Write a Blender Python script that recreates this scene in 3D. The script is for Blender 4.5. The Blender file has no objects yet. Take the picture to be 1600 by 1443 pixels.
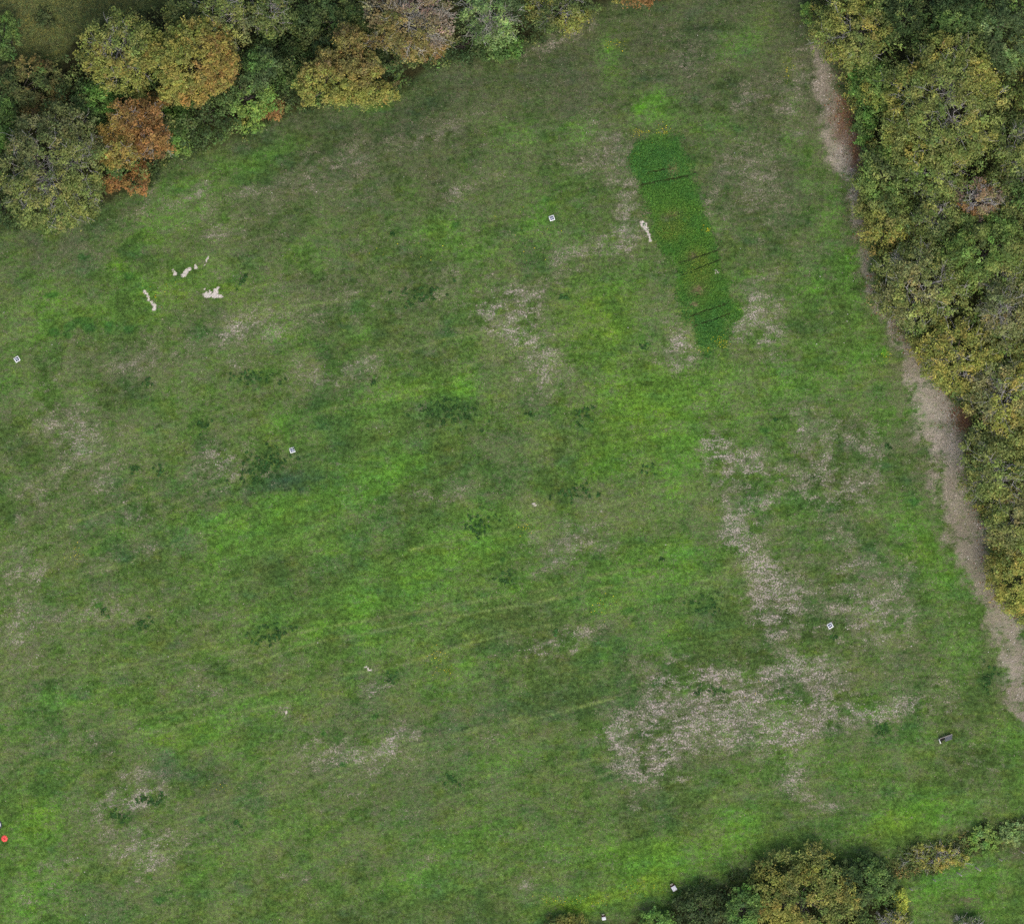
import bpy, math
import numpy as np

# ---------------------------------------------------------------- camera, sky, sun, exposure
PX = 0.05                       # metres for one photo pixel on the ground
W, H = 1600, 1443
CAM_H = 500.0
scene = bpy.context.scene
COL = scene.collection

cam_data = bpy.data.cameras.new('camera')
cam = bpy.data.objects.new('camera', cam_data)
COL.objects.link(cam)
cam.location = (0, 0, CAM_H)
cam.rotation_euler = (0, 0, 0)
cam_data.sensor_fit = 'HORIZONTAL'
cam_data.sensor_width = 36
cam_data.lens = 36 * CAM_H / (W * PX)
cam_data.clip_start = 1
cam_data.clip_end = 3000
scene.camera = cam

SUN_EL, SUN_FROM = 58, 20       # soft sun from the south-south-east
world = bpy.data.worlds.new('World')
scene.world = world
world.use_nodes = True
nt = world.node_tree
sky = nt.nodes.new('ShaderNodeTexSky')
sky.sky_type = 'NISHITA'
sky.sun_disc = False
sky.sun_elevation = math.radians(SUN_EL)
sky.sun_rotation = math.radians(180 - SUN_FROM)
sky.dust_density = 4.0
bg = nt.nodes['Background']
bg.inputs['Strength'].default_value = 0.15
nt.links.new(sky.outputs[0], bg.inputs['Color'])

sun_data = bpy.data.lights.new('sun', 'SUN')
sun_data.energy = 1.2
sun_data.angle = math.radians(35)
sun_data.color = (1.0, 0.95, 0.88)
sun = bpy.data.objects.new('sun', sun_data)
COL.objects.link(sun)
sun.location = (30, -60, 80)
sun.rotation_euler = (math.radians(90 - SUN_EL), 0, math.radians(SUN_FROM))

vs = scene.view_settings
vs.view_transform = 'Standard'
vs.look = 'None'
vs.gamma = 1.0
vs.use_curve_mapping = False
scene.cycles.use_denoising = False
scene.cycles.filter_width = 1.5
scene.cycles.max_bounces = 6
vs.exposure = 0.28

# ---------------------------------------------------------------- helpers
RNG = np.random.default_rng(7)
_T = np.random.default_rng(3).random((256, 256))


def vnoise(x, y, sc, seed=0):
    x = x / sc + seed * 17.37
    y = y / sc + seed * 9.13
    xi = np.floor(x).astype(int); yi = np.floor(y).astype(int)
    fx = x - xi; fy = y - yi
    fx = fx * fx * (3 - 2 * fx); fy = fy * fy * (3 - 2 * fy)
    a = _T[xi % 256, yi % 256]; b = _T[(xi + 1) % 256, yi % 256]
    c = _T[xi % 256, (yi + 1) % 256]; d = _T[(xi + 1) % 256, (yi + 1) % 256]
    return (a * (1 - fx) + b * fx) * (1 - fy) + (c * (1 - fx) + d * fx) * fy


def fbm(x, y, sc, seed=0, octv=4, rough=0.55):
    s = 0; w = 1.0; t = 0
    for k in range(octv):
        s = s + w * vnoise(x, y, sc / 2 ** k, seed + k * 3)
        t += w; w *= rough
    return s / t


def sstep(a, b, x):
    t = np.clip((x - a) / (b - a), 0, 1)
    return t * t * (3 - 2 * t)


def S(r, g, b):
    """sRGB 0..255 -> linear"""
    v = np.array([r, g, b]) / 255.0
    return np.where(v <= 0.04045, v / 12.92, ((v + 0.055) / 1.055) ** 2.4)


def wx(px): return (px - W / 2) * PX
def wy(py): return (H / 2 - py) * PX


def at(px, py, z=0.0):
    """photo pixel -> world x, y of a thing seen there at height z"""
    k = (CAM_H - z) / CAM_H
    return wx(px) * k, wy(py) * k


def hgt(x, y):
    x = np.asarray(x, float); y = np.asarray(y, float)
    return 0.10 * (fbm(x, y, 9.0, 41, 2) - 0.5) + 0.03 * (vnoise(x, y, 1.3, 45) - 0.5)


def set_col(me, name, arr):
    a = me.color_attributes.new(name, 'FLOAT_COLOR', 'POINT')
    c = np.ones((len(arr), 4), np.float32); c[:, :3] = arr
    a.data.foreach_set('color', c.ravel())


def set_float(me, name, arr):
    a = me.attributes.new(name, 'FLOAT', 'POINT')
    a.data.foreach_set('value', np.asarray(arr, np.float32))


def make_mesh(name, verts, faces, col=None):
    """verts n x 3, faces m x k (one size)"""
    verts = np.asarray(verts, np.float32); faces = np.asarray(faces, np.int32)
    me = bpy.data.meshes.new(name)
    m, k = faces.shape
    me.vertices.add(len(verts)); me.vertices.foreach_set('co', verts.ravel())
    me.loops.add(m * k); me.loops.foreach_set('vertex_index', faces.ravel())
    me.polygons.add(m)
    me.polygons.foreach_set('loop_start', np.arange(0, m * k, k, dtype=np.int32))
    me.polygons.foreach_set('loop_total', np.full(m, k, np.int32))
    me.update(calc_edges=True)
    if col is not None:
        set_col(me, 'Col', col)
    return me


def obj(name, me, mat=None, parent=None):
    o = bpy.data.objects.new(name, me)
    COL.objects.link(o)
    if mat is not None and me is not None:
        me.materials.append(mat)
    if parent is not None:
        o.parent = parent
    return o


def tag(o, label=None, cat=None, group=None, kind=None):
    if label: o['label'] = label
    if cat: o['category'] = cat
    if group: o['group'] = group
    if kind: o['kind'] = kind
    return o


def empty(name, loc, rz=0.0):
    o = bpy.data.objects.new(name, None)
    o.empty_display_size = 0.3
    COL.objects.link(o)
    o.location = loc
    o.rotation_euler = (0, 0, rz)
    return o


class MB:
    """collects boxes / prisms / tubes into one mesh of quads"""
    def __init__(self):
        self.v = []; self.f = []

    def hexa(self, pts):
        n = len(self.v); self.v += [tuple(p) for p in pts]
        for q in ((0, 3, 2, 1), (4, 5, 6, 7), (0, 1, 5, 4), (1, 2, 6, 5), (2, 3, 7, 6), (3, 0, 4, 7)):
            self.f.append([n + i for i in q])
        return self

    def box(self, x0, x1, y0, y1, z0, z1, ch=0.0):
        if ch <= 0:
            return self.hexa([(x0, y0, z0), (x1, y0, z0), (x1, y1, z0), (x0, y1, z0),
                              (x0, y0, z1), (x1, y0, z1), (x1, y1, z1), (x0, y1, z1)])
        # a box with a chamfered top edge
        self.hexa([(x0, y0, z0), (x1, y0, z0), (x1, y1, z0), (x0, y1, z0),
                   (x0, y0, z1 - ch), (x1, y0, z1 - ch), (x1, y1, z1 - ch), (x0, y1, z1 - ch)])
        self.f.pop(-5)
        n = len(self.v)
        self.v += [(x0 + ch, y0 + ch, z1), (x1 - ch, y0 + ch, z1), (x1 - ch, y1 - ch, z1), (x0 + ch, y1 - ch, z1)]
        b = n - 4
        for i in range(4):
            j = (i + 1) % 4
            self.f.append([b + i, b + j, n + j, n + i])
        self.f.append([n, n + 1, n + 2, n + 3])
        return self

    def ring(self, cx, cy, r0, r1, z0, z1, n=32):
        """a disc or ring slab of quads"""
        b = len(self.v)
        for i in range(n):
            a = 2 * math.pi * i / n
            c, s = math.cos(a), math.sin(a)
            self.v += [(cx + r0 * c, cy + r0 * s, z0), (cx + r1 * c, cy + r1 * s, z0),
                       (cx + r1 * c, cy + r1 * s, z1), (cx + r0 * c, cy + r0 * s, z1)]
        for i in range(n):
            j = (i + 1) % n
            for k in range(4):
                l = (k + 1) % 4
                self.f.append([b + 4 * i + k, b + 4 * j + k, b + 4 * j + l, b + 4 * i + l])
        return self

    def tube(self, p0, p1, r0, r1, n=8):
        p0 = np.array(p0, float); p1 = np.array(p1, float)
        d = p1 - p0; d /= np.linalg.norm(d)
        u = np.cross(d, (0, 0, 1.0) if abs(d[2]) < .9 else (1.0, 0, 0)); u /= np.linalg.norm(u)
        w = np.cross(d, u)
        b = len(self.v)
        for p, r in ((p0, r0), (p1, r1), (p1, r1 * .02)):
            for i in range(n):
                a = 2 * math.pi * i / n
                self.v.append(tuple(p + r * (math.cos(a) * u + math.sin(a) * w)))
        for k in range(2):
            for i in range(n):
                j = (i + 1) % n
                self.f.append([b + k * n + i, b + k * n + j, b + (k + 1) * n + j, b + (k + 1) * n + i])
        return self

    def build(self, name, mat, parent=None):
        return obj(name, make_mesh(name, self.v, self.f), mat, parent)


# ---------------------------------------------------------------- materials
def new_mat(name):
    m = bpy.data.materials.new(name)
    m.use_nodes = True
    t = m.node_tree
    return m, t, t.nodes['Principled BSDF'], t.nodes['Material Output']


def nd(t, typ, **kw):
    n = t.nodes.new(typ)
    for k, v in kw.items():
        setattr(n, k, v)
    return n


def mth(t, op, a, b=None, c=None, clamp=False):
    n = nd(t, 'ShaderNodeMath', operation=op)
    n.use_clamp = clamp
    for i, v in enumerate((a, b, c)):
        if v is None:
            continue
        if isinstance(v, (int, float)):
            n.inputs[i].default_value = v
        else:
            t.links.new(v, n.inputs[i])
    return n.outputs[0]


def mixc(t, fac, a, b, blend='MIX'):
    n = nd(t, 'ShaderNodeMix', data_type='RGBA', blend_type=blend)
    for s, v in ((n.inputs[0], fac), (n.inputs[6], a), (n.inputs[7], b)):
        if isinstance(v, (int, float)):
            s.default_value = v
        elif isinstance(v, tuple):
            s.default_value = (*v, 1)
        else:
            t.links.new(v, s)
    return n.outputs[2]


def noise(t, vec, scale, detail=3, rough=0.6):
    n = nd(t, 'ShaderNodeTexNoise')
    n.inputs['Scale'].default_value = scale
    n.inputs['Detail'].default_value = detail
    n.inputs['Roughness'].default_value = rough
    t.links.new(vec, n.inputs['Vector'])
    return n.outputs['Fac']


def mapr(t, v, a, b, c, d):
    n = nd(t, 'ShaderNodeMapRange')
    n.interpolation_type = 'SMOOTHSTEP'
    t.links.new(v, n.inputs[0])
    for i, q in enumerate((a, b, c, d)):
        if isinstance(q, (int, float)):
            n.inputs[i + 1].default_value = q
        else:
            t.links.new(q, n.inputs[i + 1])
    return n.outputs[0]


def ground_material():
    m, t, p, out = new_mat('meadow_ground')
    geo = nd(t, 'ShaderNodeNewGeometry')
    pos = geo.outputs['Position']
    mp = nd(t, 'ShaderNodeMapping')                 # growth drawn out along the mowing direction
    mp.inputs['Rotation'].default_value = (0, 0, math.radians(-15))
    mp.inputs['Scale'].default_value = (0.45, 1.0, 1.0)
    t.links.new(pos, mp.inputs['Vector'])
    row = mp.outputs[0]
    A = lambda n: nd(t, 'ShaderNodeAttribute', attribute_name=n)
    veg = A('veg').outputs['Color']; thatch = A('thatch').outputs['Color']; straw = A('straw').outputs['Color']
    cover = A('cover').outputs['Fac']; pale = A('pale').outputs['Fac']
    n1 = noise(t, row, 3.0, 6, 0.75)
    n2 = noise(t, pos, 9.0, 3, 0.7)
    n7 = noise(t, pos, 7.5, 5, 0.85)
    n = mth(t, 'ADD', mth(t, 'MULTIPLY', n1, 0.65), mth(t, 'MULTIPLY', n2, 0.35))
    thr = mth(t, 'MULTIPLY_ADD', cover, -0.36, 0.70)
    fac = mapr(t, n, mth(t, 'SUBTRACT', thr, 0.14), mth(t, 'ADD', thr, 0.14), 0.0, 0.78)
    nn = mth(t, 'ADD', mth(t, 'MULTIPLY', n1, 0.3), mth(t, 'MULTIPLY', n7, 0.7))
    thr2 = mth(t, 'MULTIPLY_ADD', pale, -0.185, 0.617)
    fac2 = mapr(t, nn, mth(t, 'SUBTRACT', thr2, 0.045), mth(t, 'ADD', thr2, 0.045), 0.0, 1.0)
    n3 = noise(t, pos, 3.0, 6, 0.8)
    n4 = noise(t, pos, 17.0, 2, 0.6)
    vv = mth(t, 'MULTIPLY', mapr(t, n3, 0.32, 0.70, 0.42, 1.6), mapr(t, n4, 0.25, 0.8, 0.7, 1.4))
    cg = mixc(t, 1.0, veg, vv, 'MULTIPLY')
    h1 = noise(t, row, 1.1, 6, 0.72)
    h2 = noise(t, row, 0.75, 6, 0.74)
    cg = mixc(t, mapr(t, h1, 0.47, 0.68, 0.0, 0.8), cg, mixc(t, 1.0, cg, (1.30, 1.06, 0.85), 'MULTIPLY'))
    cg = mixc(t, mapr(t, h2, 0.48, 0.70, 0.0, 0.9), cg, mixc(t, 1.0, cg, (0.74, 0.88, 1.25), 'MULTIPLY'))
    n5 = noise(t, pos, 12.5, 3, 0.7)
    sv = mapr(t, n5, 0.3, 0.75, 0.55, 1.5)
    c = mixc(t, fac, cg, mixc(t, 1.0, thatch, sv, 'MULTIPLY'))
    c = mixc(t, fac2, c, mixc(t, 1.0, straw, sv, 'MULTIPLY'))
    t.links.new(c, p.inputs['Base Color'])
    p.inputs['Roughness'].default_value = 0.95
    p.inputs['Specular IOR Level'].default_value = 0.1
    b = nd(t, 'ShaderNodeBump')
    b.inputs['Strength'].default_value = 0.7
    b.inputs['Distance'].default_value = 0.06
    t.links.new(n2, b.inputs['Height'])
    t.links.new(b.outputs[0], p.inputs['Normal'])
    return m


def leaf_material(name, trans=0.25):
    m, t, p, out = new_mat(name)
    col = nd(t, 'ShaderNodeAttribute', attribute_name='Col').outputs['Color']
    t.links.new(col, p.inputs['Base Color'])
    p.inputs['Roughness'].default_value = 0.75
    p.inputs['Specular IOR Level'].default_value = 0.18
    tr = nd(t, 'ShaderNodeBsdfTranslucent')
    t.links.new(col, tr.inputs['Color'])
    mx = nd(t, 'ShaderNodeMixShader')
    mx.inputs[0].default_value = trans
    t.links.new(p.outputs[0], mx.inputs[1])
    t.links.new(tr.outputs[0], mx.inputs[2])
    t.links.new(mx.outputs[0], out.inputs['Surface'])
    return m


def plain(name, rgb, rough=0.7, var=0.25, scale=14.0, metal=0.0, spec=0.3):
    m, t, p, out = new_mat(name)
    geo = nd(t, 'ShaderNodeTexCoord')
    n = noise(t, geo.outputs['Object'], scale, 4, 0.65)
    f = mapr(t, n, 0.3, 0.75, 1 - var, 1 + var)
    c = mixc(t, 1.0, tuple(float(v) for v in rgb), f, 'MULTIPLY')
    t.links.new(c, p.inputs['Base Color'])
    p.inputs['Roughness'].default_value = rough
    p.inputs['Metallic'].default_value = metal
    p.inputs['Specular IOR Level'].default_value = spec
    b = nd(t, 'ShaderNodeBump')
    b.inputs['Strength'].default_value = 0.25
    b.inputs['Distance'].default_value = 0.01
    t.links.new(n, b.inputs['Height'])
    t.links.new(b.outputs[0], p.inputs['Normal'])
    return m


M_GROUND = ground_material()
M_LEAF = leaf_material('leaf', 0.25)
M_GRASS = leaf_material('grass_blade', 0.15)
M_BARK = plain('bark', S(105, 98, 88), 0.9, 0.35, 9.0)
M_TWIG = plain('pale_twig', S(180, 176, 170), 0.9, 0.3, 6.0)
M_TWIGW = plain('white_twig', S(190, 186, 172), 0.9, 0.25, 6.0)
M_WHITE = plain('white_board', (0.80, 0.82, 0.80), 0.5, 0.06)
M_BLACK = plain('black_print', (0.055, 0.062, 0.085), 0.6, 0.15)
M_TAGW = plain('white_print', (0.62, 0.66, 0.76), 0.6, 0.05)
M_RED = plain('red_paint', (0.86, 0.105, 0.085), 0.55, 0.10)
M_DKRED = plain('dark_red_print', (0.36, 0.012, 0.014), 0.6, 0.1)
M_HIVERED = plain('red_brown_paint', S(120, 52, 48), 0.7, 0.2)
M_CREAM = plain('cream_wood', S(205, 195, 160), 0.75, 0.15)
M_LID = plain('white_metal_lid', (0.66, 0.65, 0.66), 0.55, 0.10, 8.0)
M_BENCH = plain('weathered_grey_wood', S(96, 97, 102), 0.85, 0.22, 10.0)
M_PALE = plain('pale_painted_wood', S(205, 208, 198), 0.7, 0.12)
M_DARKW = plain('dark_wood', S(38, 36, 34), 0.9, 0.3)
M_POST = plain('grey_fence_wood', S(165, 158, 145), 0.9, 0.25)
M_WIRE = plain('fence_wire', S(120, 118, 112), 0.5, 0.1, metal=0.6)
M_STONE = plain('stone', S(205, 198, 190), 0.9, 0.2, 5.0)

# ---------------------------------------------------------------- what grows where (photo pixels)
# (x, y, rx, ry, angle, amount)
DRY = [
 (715,198,75,13,20,.55),(640,215,60,14,15,.3),(520,245,90,22,20,.42),(600,285,120,34,15,.36),(470,290,90,30,15,.3),
 (940,175,36,50,0,.4),(915,240,55,34,20,.34),(960,270,36,36,0,.34),(1060,72,50,36,0,.5),(1120,100,60,50,0,.3),
 (868,62,60,11,25,.75),(720,98,55,11,8,.55),(930,40,50,14,15,.4),(640,140,60,16,15,.35),(520,175,60,12,15,.35),
 (1165,165,55,40,0,.32),(1150,240,50,40,0,.26),(1215,330,50,80,0,.24),(985,325,26,45,-10,.7),(960,375,40,22,0,.5),
 (905,392,62,17,8,.62),(860,440,38,14,20,.55),(815,487,45,22,15,.6),(800,520,50,25,-25,.52),(850,560,45,35,-30,.5),
 (770,480,30,25,0,.5),(850,600,60,25,0,.45),(540,455,120,36,8,.38),(640,480,90,20,8,.3),(420,510,80,26,10,.3),
 (560,572,90,20,10,.52),(490,595,60,22,15,.45),(300,530,120,30,10,.25),(250,590,150,55,10,.28),(60,640,75,40,0,.32),
 (115,680,55,32,0,.5),(335,715,36,26,0,.72),(420,680,36,17,0,.55),(400,735,45,12,15,.6),(300,780,90,30,20,.25),
 (65,770,80,36,10,.34),(100,840,70,50,0,.32),(720,768,90,20,8,.5),(640,790,60,18,10,.35),(915,835,52,44,0,.55),
 (880,870,60,25,15,.35),(860,895,70,14,15,.35),(890,992,55,15,22,.8),(830,1015,40,14,15,.5),(1062,540,20,36,10,.7),
 (1045,430,25,60,-15,.4),(1030,560,40,30,0,.35),
 (1125,700,36,20,-15,.95),(1165,722,32,18,0,.7),(1130,760,34,40,0,.5),(1150,830,24,30,0,.95),(1175,790,40,40,0,.4),
 (1185,890,26,36,0,.85),(1212,945,26,34,-15,1.0),(1205,970,30,20,0,.7),(1240,920,30,40,0,.35),
 (1082,1068,46,26,8,.9),(1050,1040,50,24,8,.5),(1030,1105,60,20,10,.55),(998,1190,36,24,10,.95),(985,1140,26,24,0,.8),
 (1200,1060,70,26,8,.8),(1150,1095,95,22,8,.75),(1160,1140,110,26,8,.62),(1090,1150,80,30,8,.62),(1255,1040,36,20,0,.7),
 (1270,1110,80,26,8,.7),(1240,1170,60,30,0,.45),(1235,1220,26,30,0,.7),(1280,1250,40,12,0,.45),(1345,1130,56,24,10,.6),
 (1420,1105,34,16,0,.55),(1060,1212,14,7,0,.8),(940,1150,40,20,10,.3),(1010,1040,30,16,0,.45),
 (1300,740,75,46,10,.5),(1320,680,60,40,0,.4),(1235,645,60,18,0,.4),(1250,700,40,30,0,.35),(1280,790,40,30,0,.4),
 (1335,890,46,60,-10,.5),(1390,970,60,56,0,.45),(1330,960,50,50,0,.4),(1420,900,40,60,0,.3),(1470,1080,46,46,0,.4),
 (1205,510,36,50,0,.42),(1165,480,22,40,0,.5),(1165,530,36,18,0,.5),(1210,420,56,60,0,.3),(1280,570,40,36,0,.35),(1360,740,26,90,-20,.3),
 (1180,290,30,40,0,.45),(1110,330,26,60,-15,.45),
 (30,970,50,34,0,.34),(15,1010,36,46,0,.4),(70,1020,46,34,0,.36),(150,960,60,20,5,.4),(230,950,60,14,5,.35),
 (290,1050,46,30,0,.45),(330,955,60,20,10,.38),(390,1020,60,14,12,.4),(20,860,30,40,0,.45),(60,900,60,25,0,.35),
 (140,1150,50,22,0,.42),(50,1155,50,26,0,.38),(215,1215,70,18,8,.62),(180,1255,50,16,8,.7),(235,1245,40,12,0,.6),
 (230,1300,80,24,0,.5),(250,1330,70,34,0,.55),(205,1375,40,30,0,.42),(90,1395,36,36,0,.42),(40,1360,26,26,0,.32),(110,1345,50,6,15,.4),
 (520,1190,60,30,8,.5),(470,1155,50,22,0,.42),(450,1112,16,12,0,.65),(545,1240,50,14,10,.45),(640,1145,50,20,8,.42),
 (590,1185,60,18,0,.35),(740,1150,60,18,8,.4),(690,1285,30,14,0,.35),(610,1265,50,16,0,.35),(780,1060,50,20,0,.25),(640,1065,40,12,0,.3),
 (820,1376,12,9,0,.75),(560,1360,50,22,0,.38),(450,1385,40,26,0,.4),(560,1330,30,12,0,.3),(1020,1270,60,20,5,.35),(1000,1255,36,16,0,.35),
 (1060,1330,60,16,0,.22),(1550,1190,46,34,0,.4),(1310,1265,26,14,0,.5),(1460,1220,30,20,0,.3),(1500,1180,50,30,0,.3),
 (260,360,60,30,20,.12),(350,330,60,26,20,.25),(330,365,26,16,20,.4),(380,360,60,22,20,.25),(90,400,110,40,15,.3),(180,330,70,20,15,.25),
 (300,450,60,40,0,.2),(320,290,30,10,15,.5),(270,320,40,12,15,.45),(1250,90,25,70,-10,.4),(1290,80,12,60,-15,.4),(1230,180,30,60,-10,.25),
 (780,280,90,20,12,.35),(720,330,60,30,0,.3),(700,430,60,30,0,.3),
 (130,520,30,14,0,.3),(240,870,60,25,10,.25),(180,720,60,30,0,.3),
 (700,1110,40,16,0,.25),(920,770,60,14,0,.2),(840,1230,60,40,0,.15),(650,660,40,30,0,.15),
]
LUSH = [
 (310,295,90,26,20,.9),(240,350,70,20,15,.8),(420,240,60,14,20,.7),(230,385,60,16,15,.7),(205,430,30,14,0,.8),(310,440,60,40,0,.6),
 (380,455,40,25,0,.7),(240,465,40,20,0,.7),(130,470,90,20,8,.6),(180,500,60,16,0,.6),(90,450,40,30,0,.5),
 (1012,182,32,26,0,1.0),(1030,160,30,20,0,.8),(725,395,50,28,0,.8),(680,360,60,25,10,.5),(850,300,60,30,0,.5),(880,370,40,26,0,.6),
 (950,440,46,22,8,.8),(930,500,66,46,0,1.0),(900,560,30,14,0,.8),(1000,610,70,50,0,.9),(1050,690,44,66,0,.9),(960,680,60,60,0,.7),
 (650,605,66,20,8,.8),(560,640,60,24,0,.5),(600,700,70,30,0,.5),(420,800,150,40,10,.7),(350,850,60,40,0,.6),(560,760,90,30,8,.7),(620,740,60,20,0,.5),
 (700,870,130,50,8,.7),(760,830,60,30,0,.6),(600,930,90,36,8,.6),(1010,890,80,30,10,.9),(1070,860,50,30,0,.6),(960,940,60,20,0,.5),
 (660,1045,60,30,0,.7),(560,1000,90,22,8,.5),(430,960,70,30,8,.4),(310,1150,70,24,8,.9),(230,1140,40,20,0,.5),(400,1110,90,18,10,.6),(380,1180,60,20,8,.5),
 (60,1280,60,50,0,1.0),(50,1400,50,50,0,1.0),(20,1130,40,20,0,.5),(120,1090,90,16,5,.4),(640,1375,66,22,12,.7),(700,1330,60,20,0,.4),
 (1130,1320,110,26,10,.8),(980,1335,80,20,10,.6),(1060,1350,60,18,10,.7),(1400,1280,80,22,5,.9),(1330,1200,60,30,0,.4),(1440,1160,50,20,0,.5),(1460,1240,50,30,0,.5),
 (1440,840,32,50,-15,.9),(1475,900,30,40,-15,.8),(1400,800,40,40,0,.5),(1500,1010,30,50,-15,.5),(1270,600,50,40,0,.6),(1210,585,50,26,0,.6),(1340,560,36,60,-15,.5),
 (1150,680,26,30,0,.8),(1200,780,50,30,0,.5),(1260,470,40,50,0,.5),(1330,430,26,70,-10,.8),(1300,320,22,60,-10,.7),(1270,250,20,50,-10,.7),
 (960,95,18,50,5,.8),(1160,75,30,26,0,.9),(1250,180,16,30,0,.5),(1110,200,50,26,0,.7),(790,210,50,26,10,.5),(860,200,60,20,15,.4),
 (905,1408,70,14,14,1.0),(1000,1385,40,18,14,.8),(1500,1380,70,26,10,1.0),(1560,1410,50,30,0,.7),(1440,1400,30,20,0,.6),(1050,1005,40,22,0,.5),
 (60,520,40,30,0,.6),(30,610,60,20,0,.5),(250,630,60,14,0,.4),(410,590,60,14,0,.5),(480,850,60,20,0,.5),(1420,640,36,26,0,.6),(1110,600,50,40,0,.5),
 (1580,1160,30,30,0,.8),(1590,1230,20,30,0,.6),(850,1320,90,26,0,.4),(760,1300,60,22,0,.3),(480,1300,60,20,0,.3),(330,1330,50,20,0,.5),
]
YELG = [(930,500,60,40,0,.8),(1010,620,70,50,0,.5),(905,1410,66,12,14,1.0),(1000,1385,50,14,14,.9),(310,1155,50,20,0,.5),(60,1280,50,40,0,.4),
 (290,455,60,36,0,.5),(380,460,30,20,0,.6),(250,375,60,12,15,.5),(970,680,60,50,0,.4),(700,880,60,30,0,.25),(1120,1310,70,18,5,.4),(1000,1330,60,16,8,.5),(1400,1285,60,16,5,.4),
 (1380,1305,40,10,5,.4),(700,1040,20,30,0,.3),(130,870,40,20,0,.3),(660,605,40,14,8,.5),(300,1000,60,20,8,.25),(420,1000,120,14,10,.3),
 (1200,20,30,40,0,.4),(1230,110,12,20,0,.5),(970,45,24,6,15,.5),(975,65,24,6,15,.5),(120,480,40,14,0,.4),(1125,105,16,12,0,.4)]
DARK = [(450,752,60,20,10,.8),(290,1212,46,22,5,.8),(330,1225,26,16,0,.6),(1300,1075,50,24,-10,.8),(1330,1090,36,26,0,.6),(1240,1080,40,14,0,.4),
 (700,90,90,10,15,.2),(780,130,90,24,20,.5),(890,110,50,34,20,.6),(840,100,60,26,20,.5),(650,160,120,22,16,.5),(560,200,90,22,16,.45),(430,260,100,26,20,.35),  # along the tree line: dull turf plus shading painted into the colour
 (180,320,60,26,15,.6),(100,370,90,26,12,.6),(60,420,90,26,10,.4),(40,380,60,30,0,.5),(240,400,30,30,0,.35),
 (545,1050,30,15,0,.7),(280,1000,18,10,0,.7),(700,1240,60,40,0,.3),(600,1240,60,30,0,.3),(230,640,100,30,0,.2),(280,560,110,30,8,.35),(360,630,60,26,0,.25),
 (540,640,40,20,0,.4),(620,860,50,18,8,.35),(800,860,40,20,0,.2),(760,1110,90,24,6,.35),(860,1110,60,26,6,.35),(900,1180,60,30,0,.2),(640,1130,40,20,0,.3),
 (240,860,46,22,10,.4),(230,900,30,16,0,.4),(60,1010,14,20,0,.3),(1215,1070,30,10,5,.4),(1000,1110,36,6,10,.5),(1060,1110,30,6,5,.4),(1060,1195,30,12,0,.4),
 (1220,850,26,40,0,.4),(1230,1120,24,6,0,.3),(1300,1130,50,16,0,.3),(1120,1190,40,10,0,.4),(1545,1060,12,30,0,.5),(480,760,40,14,10,.5),
 (1180,560,36,30,0,.25),(1330,600,26,20,0,.3),(1490,1170,20,10,0,.4),(960,760,60,16,0,.25),(500,1370,90,16,10,.3),(780,1390,20,14,0,.3),(1480,1330,110,28,8,.45),(1330,1330,70,16,0,.25),(1130,1370,60,20,20,.35),(1050,1395,40,16,30,.25)]
TEAL = [(450,755,56,16,10,.9),(290,1210,44,18,5,.9),(545,1050,26,12,0,.8),(280,1000,16,9,0,.8),(500,760,26,14,0,.6),(230,860,40,20,0,.5),
 (540,880,40,14,0,.5),(1190,690,20,20,0,.5),(760,1110,60,16,0,.4),(660,1080,60,20,0,.3),(1230,1330,20,10,0,.5),(960,1210,60,30,0,.3),(1030,1240,60,20,0,.3),(100,560,50,16,0,.3),(980,1130,80,40,0,.3)]
# clumps of broad dark leaves: mask * fine threshold
CLUMP = [(415,722,30,18,15,1.0),(400,745,26,14,10,.6),(240,1248,18,9,0,1.0),(185,1275,12,9,0,.8),(700,640,42,20,0,.62),(910,650,16,12,0,.7),
 (900,770,28,10,0,.75),(1105,945,26,12,0,.55),(420,990,36,14,5,.62),(225,972,10,10,0,.8),(1190,690,36,26,0,.4),(660,460,40,14,8,.45),(1060,560,30,16,0,.3),
 (1545,1060,8,20,0,.8),(1375,1138,14,10,0,.7),(750,820,20,14,0,.6),(970,520,30,14,0,.4),(790,905,14,9,0,.6),(400,590,40,12,0,.5),(1010,735,10,8,0,.5),(1400,890,30,30,0,.3),
 (1450,1110,40,16,0,.35),(780,1100,40,20,0,.35),(1110,1080,26,6,5,.5),(1430,1220,30,20,0,.35),(1490,1190,60,20,0,.3),(1560,1180,30,14,0,.3)]
SPOT = [(980,953,11,8,0,1.0),(1430,782,8,7,0,1.0),(786,875,6,6,0,1.0),(156,945,8,8,0,.9),(85,520,9,10,0,1.0),(108,508,8,7,0,1.0),(140,512,13,8,0,1.0),(108,524,8,7,0,.9),
 (130,500,14,6,0,1.0),(170,512,9,10,0,.8),(203,516,12,7,0,.8),(202,430,12,9,0,.9),(130,403,12,7,0,.7),(710,350,9,8,0,.7),(537,1194,9,6,0,.9),(585,1117,9,5,0,.8),(250,1405,12,8,0,.8),
 (315,1280,8,5,0,.8),(232,1370,6,5,0,.8),(505,1143,7,6,0,.8),(80,460,14,5,0,.8),(1195,672,12,8,0,.7),(1380,1135,7,7,0,1.0)]
BRIGHTSPOT = [(344,854,6,5,0,1.0),(1385,552,8,10,0,1.0),(950,78,8,8,0,.7),(1000,170,14,14,0,.8),(185,415,10,8,0,.7)]
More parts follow.
